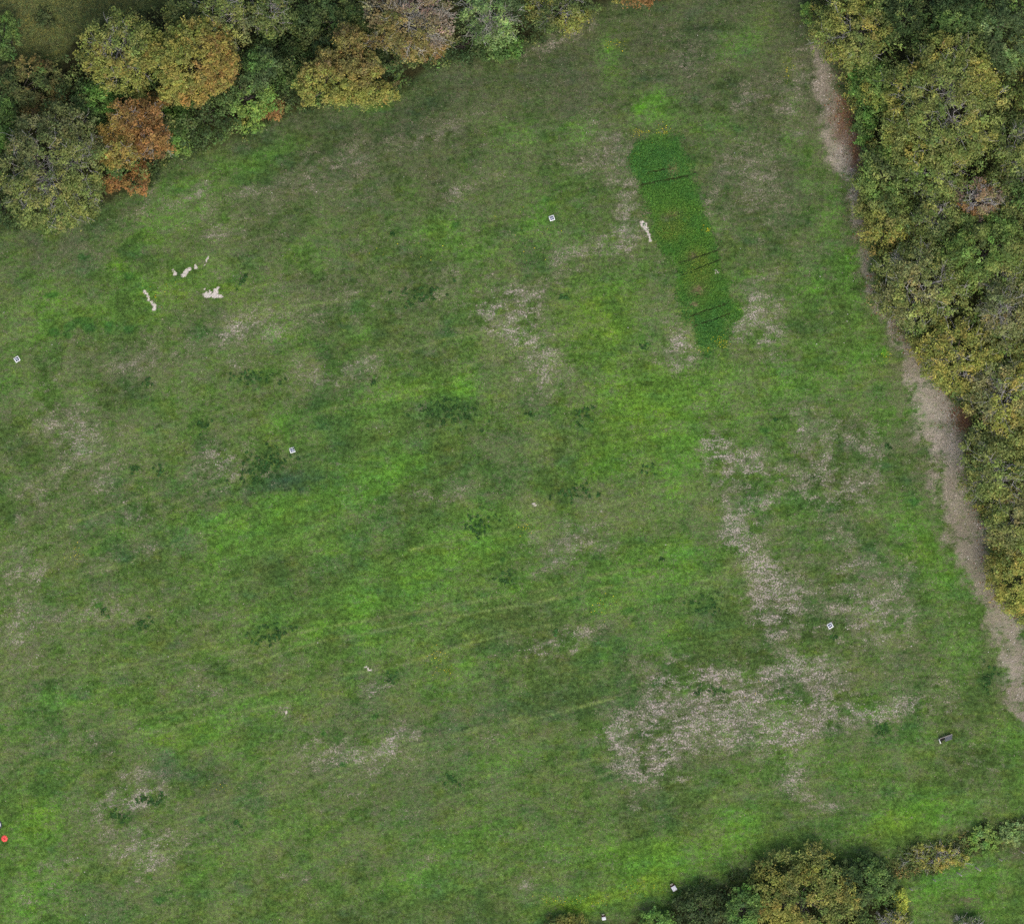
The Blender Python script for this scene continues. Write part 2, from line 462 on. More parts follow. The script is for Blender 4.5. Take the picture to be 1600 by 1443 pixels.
# bare chalky earth (polyline, width, colour weight)
CHALK = [([(322,463),(332,458),(345,462)],5.5),([(332,460),(338,452)],4),([(330,462),(328,453)],2.5),([(284,430),(291,427),(296,421)],3.6),([(304,413),(306,419)],3.0),([(272,424),(276,428)],2.0),
 ([(225,455),(232,465),(238,475),(241,481)],3.2),([(318,411),(326,400)],1.6),([(320,452),(324,459)],1.5),
 ([(1000,350),(1007,353),(1011,362),(1015,375)],3.4),([(1002,349),(1006,352)],5.0),([(835,787),(837,790)],3),([(1120,425),(1121,428)],2.5),
 ([(1296,398),(1297,401)],0.8),([(450,1108),(447,1114)],2.0),([(580,1047),(571,1043)],1.6)]
TRACKS = [([(0,1180),(180,1130),(360,1092),(520,1062)],.3),([(0,1205),(180,1156),(360,1116),(520,1088)],.28),([(260,1290),(420,1240),(560,1206)],.28),([(40,760),(180,700),(330,650),(470,610)],.26),([(640,860),(800,826),(960,786),(1080,750)],.26),([(860,1235),(1000,1195),(1140,1165)],.26),([(340,1022),(420,1002),(500,980),(620,960),(760,938),(880,914),(1010,880)],.42),([(360,1045),(430,1024),(500,1002),(640,974),(780,952),(900,928),(1020,902)],.42),
 ([(480,1222),(560,1190),(640,1168),(760,1138),(860,1116),(960,1090)],.42),([(600,1160),(700,1148),(820,1120)],.35),([(240,800),(330,762),(420,728),(500,700)],.3),([(90,905),(200,880),(300,838),(400,800)],.3),
 ([(0,1392),(120,1355),(260,1330),(340,1322)],.35),([(380,500),(470,478),(560,468)],.3),([(0,862),(140,806),(260,762)],.3),([(620,620),(760,560),(900,520),(1040,470),(1100,450)],.28),
 ([(860,470),(960,440),(1060,415)],.3),([(540,1130),(480,1140),(400,1190),(340,1260)],.22),([(60,1060),(200,1040),(330,1010)],.28),([(820,560),(900,550),(1010,540)],.25),
 ([(560,560),(640,545),(740,520),(800,510)],.3),([(500,1060),(620,1040),(760,1000),(860,975)],.25),([(1020,1270),(1160,1240),(1300,1215)],.2),([(700,1250),(860,1200),(980,1180)],.2),([(740,590),(600,620),(480,650)],.2)]
PLOT = [(985,250),(1000,222),(1020,208),(1062,212),(1072,248),(1080,275),(1092,318),(1108,362),(1122,390),(1126,420),(1134,455),(1150,490),(1138,515),(1136,540),(1102,542),(1088,508),(1072,485),(1064,462),(1052,410),(1034,385),(1020,345),(1008,310),(1002,286)]
FURROWS = [((1012,270),(1047,263)),((1003,288),(1078,274)),((1060,411),(1124,390)),((1066,429),(1124,406)),((1080,493),(1138,473)),((1086,508),(1140,490))]
PATH = [(1268,60,8,0.25),(1285,110,11,.45),(1296,150,14,.7),(1312,200,22,.85),(1328,245,20,1.0),(1333,290,11,1.2),(1338,330,8,1.0),(1345,372,9,.7),(1358,420,9,.6),(1366,460,8,.55),(1390,500,10,.7),(1412,530,12,.9),
 (1425,560,9,.7),(1440,590,16,1.2),(1458,630,24,1.1),(1478,672,30,.95),(1488,715,26,.95),(1494,755,27,.8),(1505,795,26,.75),(1522,840,24,.75),(1530,885,20,.75),(1545,925,20,.75),(1566,965,22,.85),(1584,1005,20,.9),(1590,1060,14,.9),(1588,1110,9,.7),(1620,1130,10,.6)]
# edge of the wooded ground (polygons)
WOOD_NE = [(1262,-40),(1272,10),(1290,62),(1318,98),(1326,130),(1338,168),(1345,200),(1357,235),(1342,262),(1344,330),(1362,378),(1372,430),(1368,470),(1400,500),(1425,532),(1440,565),(1470,590),(1480,622),(1515,645),(1505,690),(1512,745),(1536,805),(1550,852),(1545,885),(1560,930),(1605,975),(1652,1000),(1652,-60)]
WOOD_NW = [(-120,380),(0,362),(60,352),(110,350),(160,325),(225,296),(262,252),(330,232),(400,205),(440,186),(480,172),(560,156),(640,136),(690,98),(760,92),(820,80),(850,52),(910,18),(960,4),(1045,2),(1060,-60),(400,-80),(330,-20),(240,12),(190,20),(120,50),(90,95),(40,100),(-120,150)]
WOOD_S = [(850,1472),(858,1441),(910,1436),(960,1442),(1000,1432),(1030,1430),(1062,1402),(1120,1385),(1170,1372),(1200,1352),(1260,1346),(1350,1346),(1388,1364),(1396,1392),(1425,1420),(1432,1472)]
ROUGH = [(-120,150),(40,100),(90,95),(120,50),(190,20),(240,12),(330,-20),(330,-120),(-120,-120)]


# smaller patches spread over the whole field
_r = np.random.default_rng(77)
for _lst, _n, _lo, _hi, _a0, _a1, _el in ((DRY, 110, 8, 30, .25, .6, .4), (LUSH, 130, 8, 40, .3, .9, .5), (DARK, 70, 8, 36, .3, .8, .5), (TEAL, 50, 6, 26, .4, .9, .6), (YELG, 40, 8, 30, .3, .7, .6), (CLUMP, 26, 5, 14, .5, .75, .7)):
    for _ in range(_n):
        _x, _y = _r.uniform(0, 1560), _r.uniform(90, 1420)
        _rx = _lo + (_hi - _lo) * _r.random() ** 1.7
        _lst.append((_x, _y, _rx, _rx * _el * _r.uniform(.6, 1.5), _r.normal(14, 14), _r.uniform(_a0, _a1)))


def poly_dist(x, y, poly):
    """signed distance in pixels, inside positive"""
    n = len(poly); d = np.full(x.shape, 1e9); ins = np.zeros(x.shape, bool)
    for i in range(n):
        x0, y0 = poly[i]; x1, y1 = poly[(i + 1) % n]
        ex, ey = x1 - x0, y1 - y0
        tt = np.clip(((x - x0) * ex + (y - y0) * ey) / (ex * ex + ey * ey + 1e-9), 0, 1)
        d = np.minimum(d, np.hypot(x - x0 - tt * ex, y - y0 - tt * ey))
        c = (y0 > y) != (y1 > y)
        ins ^= c & (x < (ex * (y - y0)) / (ey + (1e-9 if ey == 0 else 0)) + x0)
    return np.where(ins, d, -d)


def line_dist(x, y, pts):
    d = np.full(x.shape, 1e9)
    for (x0, y0), (x1, y1) in zip(pts[:-1], pts[1:]):
        ex, ey = x1 - x0, y1 - y0
        tt = np.clip(((x - x0) * ex + (y - y0) * ey) / (ex * ex + ey * ey + 1e-9), 0, 1)
        d = np.minimum(d, np.hypot(x - x0 - tt * ex, y - y0 - tt * ey))
    return d


def blobs(x, y, lst, power=1.0):
    out = np.zeros(x.shape)
    for cx, cy, rx, ry, an, am in lst:
        a = math.radians(an)
        R = 2.3 * max(rx, ry)
        sel = np.nonzero((np.abs(x - cx) < R) & (np.abs(y - cy) < R))
        if len(sel[0]) == 0:
            continue
        dx = x[sel] - cx; dy = -(y[sel] - cy)
        u = (dx * math.cos(a) + dy * math.sin(a)) / rx
        v = (-dx * math.sin(a) + dy * math.cos(a)) / ry
        out[sel] += am * np.exp(-(u * u + v * v) * 0.9 * power)
    return out


def path_mask(x, y):
    best = np.full(x.shape, -9.0); wt = np.zeros(x.shape)
    for (x0, y0, w0, a0), (x1, y1, w1, a1) in zip(PATH[:-1], PATH[1:]):
        ex, ey = x1 - x0, y1 - y0
        tt = np.clip(((x - x0) * ex + (y - y0) * ey) / (ex * ex + ey * ey + 1e-9), 0, 1)
        d = np.hypot(x - x0 - tt * ex, y - y0 - tt * ey)
        s = 1 - d / (1.1 * (w0 + (w1 - w0) * tt))
        up = s > best
        best = np.where(up, s, best); wt = np.where(up, a0 + (a1 - a0) * tt, wt)
    return best, wt


def field(X, Y):
    """albedo of the growth, of the straw / bare earth, its cover and edge softness at world X, Y"""
    x = X / PX + W / 2; y = H / 2 - Y / PX
    qx = x + 34 * (fbm(X, Y, 2.6, 1, 3) - .5) + 16 * (fbm(X, Y, .6, 5, 2) - .5)
    qy = y + 34 * (fbm(X, Y, 2.6, 8, 3) - .5) + 16 * (fbm(X, Y, .6, 12, 2) - .5)
    # streaks along the mowing direction (about 14 degrees up to the right)
    ca, sa = math.cos(math.radians(14)), math.sin(math.radians(14))
    us = X * ca + Y * sa; vs_ = -X * sa + Y * ca + 0.004 * us * us
    stre = fbm(us / 5.0, vs_, .55, 21, 3)
    big = fbm(X, Y, 6.0, 30, 4); mid = fbm(X, Y, 1.5, 33, 3)
    dry = .66 * blobs(qx, qy, DRY) + .26 * blobs(qx * .7 + x * .3, qy * .7 + y * .3, [(a, b, c * 1.7, d * 1.7, e, f) for a, b, c, d, e, f in DRY]); lush = blobs(qx, qy, LUSH); yel = blobs(qx, qy, YELG)
    dark = blobs(qx, qy, DARK); teal = blobs(qx, qy, TEAL)
    tr = np.zeros(x.shape)
    wob = 5 * (fbm(X, Y, 3.0, 50, 2) - .5)
    for pts, am in TRACKS:
        d = line_dist(x + wob, y + wob, pts)
        tr = np.maximum(tr, am * np.exp(-(d / 2.3) ** 2) * sstep(.2, .5, fbm(X, Y, 1.6, 53, 3)))
    path, pw = path_mask(qx * .5 + x * .5, qy * .5 + y * .5)
    chalk = np.zeros(x.shape)
    rx_ = x + 9 * (fbm(X, Y, .45, 61, 2) - .5); ry_ = y + 9 * (fbm(X, Y, .45, 67, 2) - .5)
    for pts, w in CHALK:
        chalk = np.maximum(chalk, 1.15 - line_dist(rx_, ry_, pts) / w)
    chalk = sstep(0.1, .6, chalk)
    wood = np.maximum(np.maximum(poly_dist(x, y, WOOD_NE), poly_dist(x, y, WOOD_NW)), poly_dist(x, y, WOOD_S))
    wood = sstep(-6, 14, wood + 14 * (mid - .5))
    rough = sstep(-20, 30, poly_dist(qx, qy, ROUGH))
    plot = poly_dist(x + 40 * (fbm(X, Y, 1.3, 71, 5, .7) - .5), y + 40 * (fbm(X, Y, 1.3, 76, 5, .7) - .5), PLOT)
    plotm = sstep(-9, 7, plot)
    # growth colour
    def lerp(c, k, f): return c + (k - c) * np.clip(f, 0, 1)[:, None]
    brk = fbm(X, Y, .8, 57, 4, .7) - .5
    brs = fbm(us / 2.6, vs_, .42, 25, 3, .7) - .5
    brb = fbm(X, Y, 2.2, 58, 4, .65) - .5
    pat = np.clip(1 + 4.2 * brb + 2.6 * brk + 1.2 * brs, .05, 2.0)      # breaks every patch up
    c = np.repeat(S(78, 108, 46)[None], len(x), 0)
    c = lerp(c, S(92, 112, 54), (mid - .5) * 2.4 + .25)
    c = lerp(c, S(66, 84, 44), sstep(.42, .72, 1 - big) * .6)
    c = lerp(c, S(60, 92, 46), sstep(.52, .75, fbm(X, Y, 3.2, 36, 4)) * .6)
    north = sstep(560, 60, y)                  # shorter, duller turf on the upper side, with its shading painted in
    c = lerp(c, S(64, 76, 46), north * .68)
    c = lerp(c, S(82, 125, 43), lush * .8 * (.55 + .45 * pat))
    c = lerp(c, S(96, 118, 34), yel * .55 * (.5 + .5 * pat))
    c = lerp(c, S(56, 72, 44), dark * .55 * pat)
    c = lerp(c, S(54, 86, 54), teal * .55 * (.4 + .6 * pat))
    c = lerp(c, S(104, 124, 66), np.clip(tr * 2.2, 0, .8))
    st2 = fbm(us / 11.0, vs_, .30, 27, 3, .7) - .5
    c = c * np.clip(1 + .62 * st2 + .9 * brk * .5 + .5 * brb, .6, 1.5)[:, None]
    cl = blobs(qx, qy, [q for q in CLUMP if q[5] >= .45])
    fine = fbm(X, Y, .30, 81, 2, .8)
    clm = sstep(.54, .70, fine + cl * .30 - .03) * sstep(.06, .3, cl)
    c = lerp(c, S(42, 76, 34), clm * np.clip(.2 + .4 * cl, 0, .6))
    sp = sstep(.3, .7, blobs(x + 12 * (fbm(X, Y, .5, 84, 3) - .5), y + 12 * (fbm(X, Y, .5, 87, 3) - .5), SPOT))
    c = lerp(c, S(48, 90, 38), sp * .65)
    bs = sstep(.3, .7, blobs(rx_, ry_, BRIGHTSPOT))
    c = lerp(c, S(84, 136, 36), bs * .7)
    c = lerp(c, S(104, 108, 58), rough * .9)
    c = lerp(c, S(64, 108, 40), plotm * .8)
    brown = blobs(x, y, [(1052, 265, 9, 12, 0, .9), (1055, 335, 12, 8, 0, .6), (1082, 400, 9, 7, 0, .7), (1090, 452, 12, 10, 0, .9), (1085, 475, 10, 4, 0, .7), (1040, 340, 8, 6, 0, .5)])
    c = lerp(c, S(104, 92, 66), brown * plotm * (.6 + .4 * pat))
    fd = np.full(x.shape, 99.0)
    for fa, fb in FURROWS:
        fd = np.minimum(fd, line_dist(x, y, [fa, fb]))
    c = lerp(c, S(40, 46, 24), sstep(2.8, 1.2, fd) * .85)
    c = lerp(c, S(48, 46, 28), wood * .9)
    # brownish thatch under thin growth
    dd = np.clip(dry, 0, 1.3)
    cover = .26 + .85 * (big - .5) + .45 * (mid - .5) + .60 * (stre - .5) * (1 - rough) + .78 * dd * (.25 + .75 * pat) - .14 * lush - .12 * dark + 1.3 * brk + .6 * brb + tr * .7
    worn = blobs(qx, qy, [(250, 590, 220, 90, 8, .3), (500, 430, 170, 70, 10, .34), (70, 690, 110, 110, 0, .3), (1190, 190, 90, 150, 0, .3), (620, 260, 190, 60, 14, .3), (20, 1000, 70, 90, 0, .34), (220, 1280, 110, 80, 0, .5), (120, 400, 150, 50, 12, .3), (540, 1190, 130, 70, 8, .22), (1340, 900, 110, 170, 0, .24), (950, 200, 90, 90, 0, .3), (850, 560, 80, 90, 0, .24), (1250, 1110, 190, 70, 6, .3)])
    cover = cover + .26 * north + worn * (.3 + .7 * pat)
    cover = np.where(cover > .2, .2 + .40 * (1 - np.exp(-(cover - .2) / .38)), cover)
    cover = np.clip(cover, -.3, .58)
    th = np.repeat(S(104, 104, 78)[None], len(x), 0)
    th = lerp(th, S(90, 88, 68), north * .8)
    th = lerp(th, S(124, 117, 100), sstep(.35, .9, dd))
    th = lerp(th, S(110, 124, 74), sstep(.08, .35, tr) * .85)
    # pale dead straw and bare crumbs on top, only where the growth is thinnest
    dp = .7 * blobs(qx, qy, [q for q in DRY if q[5] >= .66]) + .5 * blobs(qx, qy, [(a, b, c_ * 1.6, d_ * 1.6, e, f) for a, b, c_, d_, e, f in DRY if f >= .6])
    pale = -.20 + .42 * sstep(.05, .7, dd + .25 * brb) + .27 * sstep(.05, .9, dp + .3 * brb) + (1.6 * brk + 2.6 * brs + 1.1 * brb) * np.clip(dd * 1.3, .12, .8) - .12 * lush
    pale = np.where(pale > .15, .15 + .40 * (1 - np.exp(-(pale - .15) / .40)), pale)
    pale = np.clip(pale, -.4, .5)
    s = np.repeat(S(150, 142, 122)[None], len(x), 0)
    s = lerp(s, S(184, 170, 162), sstep(.4, .9, dd))
    s = lerp(s, S(128, 120, 100), north * .6)
    off = (1 - plotm) * (1 - sp)
    cover = cover * off * (1 - .8 * clm) - .3 * plotm
    pale = pale * off * (1 - .6 * clm) - .4 * plotm - .3 * sp
    # worn earth along the wood
    near = sstep(-2.6, .1, path) * np.clip(pw, 0, 1) * (1 - plotm)
    cover = cover + (.34 + .5 * brk) * near
    pm = sstep(-1.0, .75, path + 1.0 * (mid - .5) + 1.3 * brk) * np.clip(pw * 1.9, 0, 1)
    cover = np.maximum(cover, pm * (.85 + .9 * brk))
    pc = S(142, 129, 116) + (S(168, 155, 142) - S(142, 129, 116)) * sstep(.7, 1.2, pw + .6 * brb)[:, None]
    th = th + (pc - th) * sstep(.1, .7, pm)[:, None]
    pale = np.maximum(pale, pm * (-.40 + .50 * np.clip(pw, 0, 1.25) + 1.0 * brk + .6 * brb))
    s = lerp(s, S(186, 175, 158), pm)
    litter = blobs(qx, qy, [(1318, 185, 16, 34, -12, .8), (1340, 232, 12, 22, 0, 1.1), (1505, 655, 14, 20, 0, 1.3), (1340, 378, 6, 20, 0, .5)])
    th = lerp(th, S(116, 80, 64), litter); s = lerp(s, S(140, 100, 84), litter)
    cover = np.maximum(cover, np.clip(litter, 0, 1) * .95)
    chalkf = chalk * sstep(.38, .62, fbm(X, Y, .3, 63, 2, .8) + chalk * .3)
    pale = np.maximum(pale, chalkf * 1.5 - .4 * (chalkf < .05))
    s = lerp(s, S(198, 190, 178), chalk)
    soil = blobs(qx, qy, [(1515, 1412, 32, 14, 0, .9), (1595, 1330, 26, 14, 10, .8), (1520, 1342, 16, 6, 12, .7), (1400, 1395, 12, 22, 0, .9), (975, 1440, 26, 8, 10, .8)])
    th = lerp(th, S(100, 84, 70), soil)
    cover = np.maximum(cover, soil * .75)
    cover = cover * (1 - wood * .75); pale = pale - wood * .5
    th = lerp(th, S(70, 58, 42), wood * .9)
    th = lerp(th, S(98, 90, 56), rough * .8); pale = pale - .3 * rough
    return c, th, s, cover, pale, dict(path=path + .5 * (mid - .5), pw=pw, wood=wood, plot=plot, rough=rough, chalk=chalk, dry=dry, x=x, y=y)


# ---------------------------------------------------------------- ground sheet
step = 0.125
gx = np.arange(-43, 43.001, step); gy = np.arange(-39, 39.001, step)
far = np.array([1, 3, 7, 15, 31, 63, 127, 255, 511.0])
gx = np.concatenate([gx[0] - far[::-1], gx, gx[-1] + far])
gy = np.concatenate([gy[0] - far[::-1], gy, gy[-1] + far])
GX, GY = np.meshgrid(gx, gy)
nxg, nyg = len(gx), len(gy)
fx_, fy_ = GX.ravel(), GY.ravel()
veg, thatch, straw, cover, pale, info = field(fx_, fy_)
far_w = sstep(43, 47, np.maximum(np.abs(fx_), np.abs(fy_) + 4))      # plain meadow past the photographed piece
veg = veg + (S(72, 96, 44) - veg) * far_w[:, None]; thatch = thatch + (S(100, 98, 74) - thatch) * far_w[:, None]
cover = cover + (.25 - cover) * far_w; pale = pale + (-.2 - pale) * far_w
gz = hgt(fx_, fy_)
GV = np.stack([fx_, fy_, gz], 1)
idx = np.arange(nxg * nyg).reshape(nyg, nxg)
GF = np.stack([idx[:-1, :-1], idx[:-1, 1:], idx[1:, 1:], idx[1:, :-1]], -1).reshape(-1, 4)


def ground_sheet(name, V, F, vg, th, st, cv, pl):
    me = make_mesh(name, V, F)
    set_col(me, 'veg', vg); set_col(me, 'thatch', th); set_col(me, 'straw', st)
    set_float(me, 'cover', cv); set_float(me, 'pale', pl)
    me.polygons.foreach_set('use_smooth', np.ones(len(F), bool))
    return obj(name, me, M_GROUND)


tag(ground_sheet('ground', GV, GF, veg, thatch, straw, cover, pale), 'grassy meadow floor mottled green with straw coloured bare patches', kind='structure')

# the worn strip along the wood, a sheet of its own just above the ground
pmk = (info['path'] > -.05) & (info['pw'] > .38) & (info['wood'] < .98)
pf = GF[pmk[GF].all(1)]
used, inv = np.unique(pf, return_inverse=True)
PV = GV[used].copy(); PV[:, 2] += .006
tag(ground_sheet('dirt_path', PV, inv.reshape(-1, 4), veg[used], thatch[used], straw[used], cover[used], pale[used]),
    'worn strip of bare pale earth running beside the trees', kind='structure')

# ---------------------------------------------------------------- leaf, blade and twig clouds
def unit(v):
    return v / (np.linalg.norm(v, axis=1, keepdims=True) + 1e-9)


def leaf_quads(p, n, L, Wd, rng):
    m = len(p)
    r = rng.normal(size=(m, 3))
    t = unit(np.cross(n, r)); b = np.cross(n, t)
    q = .5 + 1.1 * rng.random(m) ** 1.5
    L = (L * q * (.8 + .4 * rng.random(m)))[:, None]; Wd = (Wd * q * (.8 + .4 * rng.random(m)))[:, None]
    v = np.empty((m, 4, 3))
    v[:, 0] = p - t * L * .5; v[:, 2] = p + t * L * .5
    v[:, 1] = p + b * Wd * .5 + t * L * .08; v[:, 3] = p - b * Wd * .5 + t * L * .08
    f = np.arange(m * 4).reshape(m, 4)
    return v.reshape(-1, 3), f


def jitter_col(c, rng, amt=.2, hue=.08):
    m = len(c)
    k = np.exp(rng.normal(0, amt, (m, 1)))
    h = np.exp(rng.normal(0, hue, (m, 3)))
    return np.clip(c * k * h, 0.002, .9)


def frustums(P0, P1, R0, R1, sides=4):
    P0 = np.asarray(P0, float); P1 = np.asarray(P1, float)
    d = unit(P1 - P0)
    u = np.cross(d, np.where(np.abs(d[:, 2:3]) < .9, np.array([[0, 0, 1.0]]), np.array([[1.0, 0, 0]]))); u = unit(u)
    w = np.cross(d, u)
    m = len(P0)
    a = np.arange(sides) * 2 * math.pi / sides
    ring = u[:, None, :] * np.cos(a)[None, :, None] + w[:, None, :] * np.sin(a)[None, :, None]
    v = np.concatenate([P0[:, None] + ring * np.asarray(R0)[:, None, None], P1[:, None] + ring * np.asarray(R1)[:, None, None]], 1)
    i = np.arange(sides); j = (i + 1) % sides
    f = np.stack([i, j, sides + j, sides + i], 1)
    f = (f[None] + (np.arange(m) * 2 * sides)[:, None, None]).reshape(-1, 4)
    return v.reshape(-1, 3), f


def bent(p0, p1, r0, r1, rng, n=4, wob=.10):
    """a wandering tapered limb as a chain of segments"""
    p0 = np.array(p0, float); p1 = np.array(p1, float)
    L = np.linalg.norm(p1 - p0)
    t = np.linspace(0, 1, n + 1)
    pts = p0 + (p1 - p0) * t[:, None]
    pts[1:-1] += rng.normal(0, wob * L, (n - 1, 3)) * np.array([1, 1, .6])
    rr = r0 + (r1 - r0) * t
    return [(pts[i], pts[i + 1], rr[i], rr[i + 1]) for i in range(n)]


def seg_mesh(name, segs, sides=4):
    P0 = np.array([s[0] for s in segs]); P1 = np.array([s[1] for s in segs])
    v, f = frustums(P0, P1, np.array([s[2] for s in segs]), np.array([s[3] for s in segs]), sides)
    return make_mesh(name, v, f)


GL = 2.0                                    # leaf albedo over the look of a whole crown
PAL = {
 'olive':   [S(100, 102, 42), S(88, 92, 38), S(114, 110, 46), S(76, 82, 36)],
 'darkolive': [S(80, 86, 38), S(68, 76, 36), S(94, 96, 44), S(60, 68, 32)],
 'fresh':   [S(92, 104, 38), S(80, 96, 34), S(104, 112, 44), S(72, 84, 34)],
 'grey':    [S(88, 88, 46), S(76, 78, 44), S(100, 94, 52), S(68, 70, 38)],
 'tan':     [S(110, 104, 58), S(98, 94, 52), S(122, 108, 56), S(86, 84, 44)],
 'gold':    [S(118, 110, 38), S(106, 104, 38), S(128, 110, 40), S(92, 92, 34)],
 'yellow':  [S(124, 116, 38), S(112, 110, 36), S(134, 116, 42), S(98, 98, 34)],
 'orange':  [S(124, 100, 36), S(112, 98, 38), S(132, 98, 38), S(108, 82, 36)],
 'rust':    [S(124, 84, 38), S(110, 78, 38), S(134, 90, 40), S(100, 70, 36)],
 'goldoak': [S(108, 92, 40), S(98, 88, 40), S(112, 88, 44), S(88, 74, 40)],
 'pink':    [S(124, 100, 84), S(118, 90, 76), S(116, 102, 62), S(112, 84, 76)],
 'green':   [S(72, 90, 36), S(62, 79, 34), S(86, 102, 40), S(57, 70, 32)],
 'dark':    [S(58, 70, 33), S(50, 62, 31), S(68, 80, 38), S(46, 56, 28)],
 'bluegreen': [S(69, 79, 42), S(60, 69, 38), S(80, 88, 46), S(54, 62, 34)],
 'bright':  [S(80, 108, 34), S(72, 98, 33), S(92, 116, 40), S(64, 84, 31)],
 'lime':    [S(96, 112, 36), S(84, 106, 36), S(108, 118, 40), S(78, 94, 34)],
 'grass':   [S(78, 82, 40), S(68, 76, 38), S(92, 88, 44), S(62, 66, 34)],
 'yelshrub': [S(142, 138, 30), S(126, 128, 32), S(154, 144, 36), S(100, 104, 30)],
 'palegreen': [S(98, 112, 58), S(88, 104, 50), S(110, 120, 60), S(78, 92, 44)],
}


for _k in PAL:
    _q = []
    for _c in PAL[_k]:
        _l = _c @ np.array([.25, .65, .10])
        _c = _l + (_c - _l) * .86
        _q.append(np.maximum(_c * np.array([.89, 1.05, 1.0]), .003))
    PAL[_k] = _q


def crown_points(rng, lobes, clump, dens, per, flat=.75, top=.05):
    """clumps over the outside of a set of ellipsoid lobes; returns leaf points, normals, clump ids, clump centres"""
    C = []
    for k, (cx, cy, cz, rx, ry, rz) in enumerate(lobes):
        area = math.pi * rx * ry * 1.7
        n = max(3, int(area / (clump * clump * 1.25) * dens))
        d = unit(rng.normal(size=(n * 3, 3)))
        d = d[d[:, 2] > -.25][:n]
        q = np.array([cx, cy, cz]) + d * np.array([rx, ry, rz]) * (0.86 + .2 * rng.random((len(d), 1)))
        keep = np.ones(len(q), bool)
        for j, (ax, ay, az, bx, by, bz) in enumerate(lobes):
            if j != k:
                e = ((q[:, 0] - ax) / bx) ** 2 + ((q[:, 1] - ay) / by) ** 2 + ((q[:, 2] - az) / bz) ** 2
                keep &= e > .62
        C.append(np.concatenate([q[keep], d[keep]], 1))
    C = np.concatenate(C)
    c, dn = C[:, :3], C[:, 3:]
    m = len(c)
    cr = clump * (.65 + .6 * rng.random(m))
    cnt = np.maximum(6, (per * (cr / clump) ** 2 * (.6 + .8 * rng.random(m)))).astype(int)
    ids = np.repeat(np.arange(m), cnt)
    dr = unit(rng.normal(size=(len(ids), 3)) + dn[ids] * .55 + np.array([0, 0, .35]))
    rad = cr[ids] * rng.random(len(ids)) ** .45
    p = c[ids] + dr * rad[:, None] * np.array([1, 1, flat])
    spray = unit(dn * np.array([1, 1, .45]) + rng.normal(0, .25, dn.shape))          # sprays reaching outward
    p = p + spray[ids] * (rng.normal(0, .42, len(ids)) * cr[ids])[:, None]
    n = unit(dr * .7 + np.array([0, 0, .55]) + rng.normal(0, .42, (len(ids), 3)))
    return p, n, ids, c


def make_lobes(rng, rx, ry, h, nl, spread=.55, dome=.38):
    """a lumpy dome: middle lobe and a ring or two of smaller ones (metres)"""
    r0 = min(rx, ry)
    out = [(0, 0, h - .55 * r0 * .62 - .1, rx * .62, ry * .62, .62 * r0 * .75)]
    ph = rng.random() * 6.28
    for i in range(nl):
        a = ph + 6.283 * i / nl + rng.normal(0, .18)
        s = .24 + .28 * rng.random()
        d = (1 - s) * (.80 + .40 * rng.random())
        lx, ly = d * rx * math.cos(a), d * ry * math.sin(a)
        zt = h * (1 - dome * d * d) * (.92 + .14 * rng.random())
        rz = s * r0 * .9
        out.append((lx, ly, max(zt - rz, .25 * h), s * rx, s * ry, rz))
    for i in range(nl // 2):
        a = rng.random() * 6.28; d = .25 + .3 * rng.random(); s = .26 + .1 * rng.random()
        zt = h * (1.0 - dome * d * d) * (.97 + .08 * rng.random())
        out.append((d * rx * math.cos(a), d * ry * math.sin(a), zt - s * r0 * .8, s * rx, s * ry, s * r0 * .8))
    return out


SEED = [100]


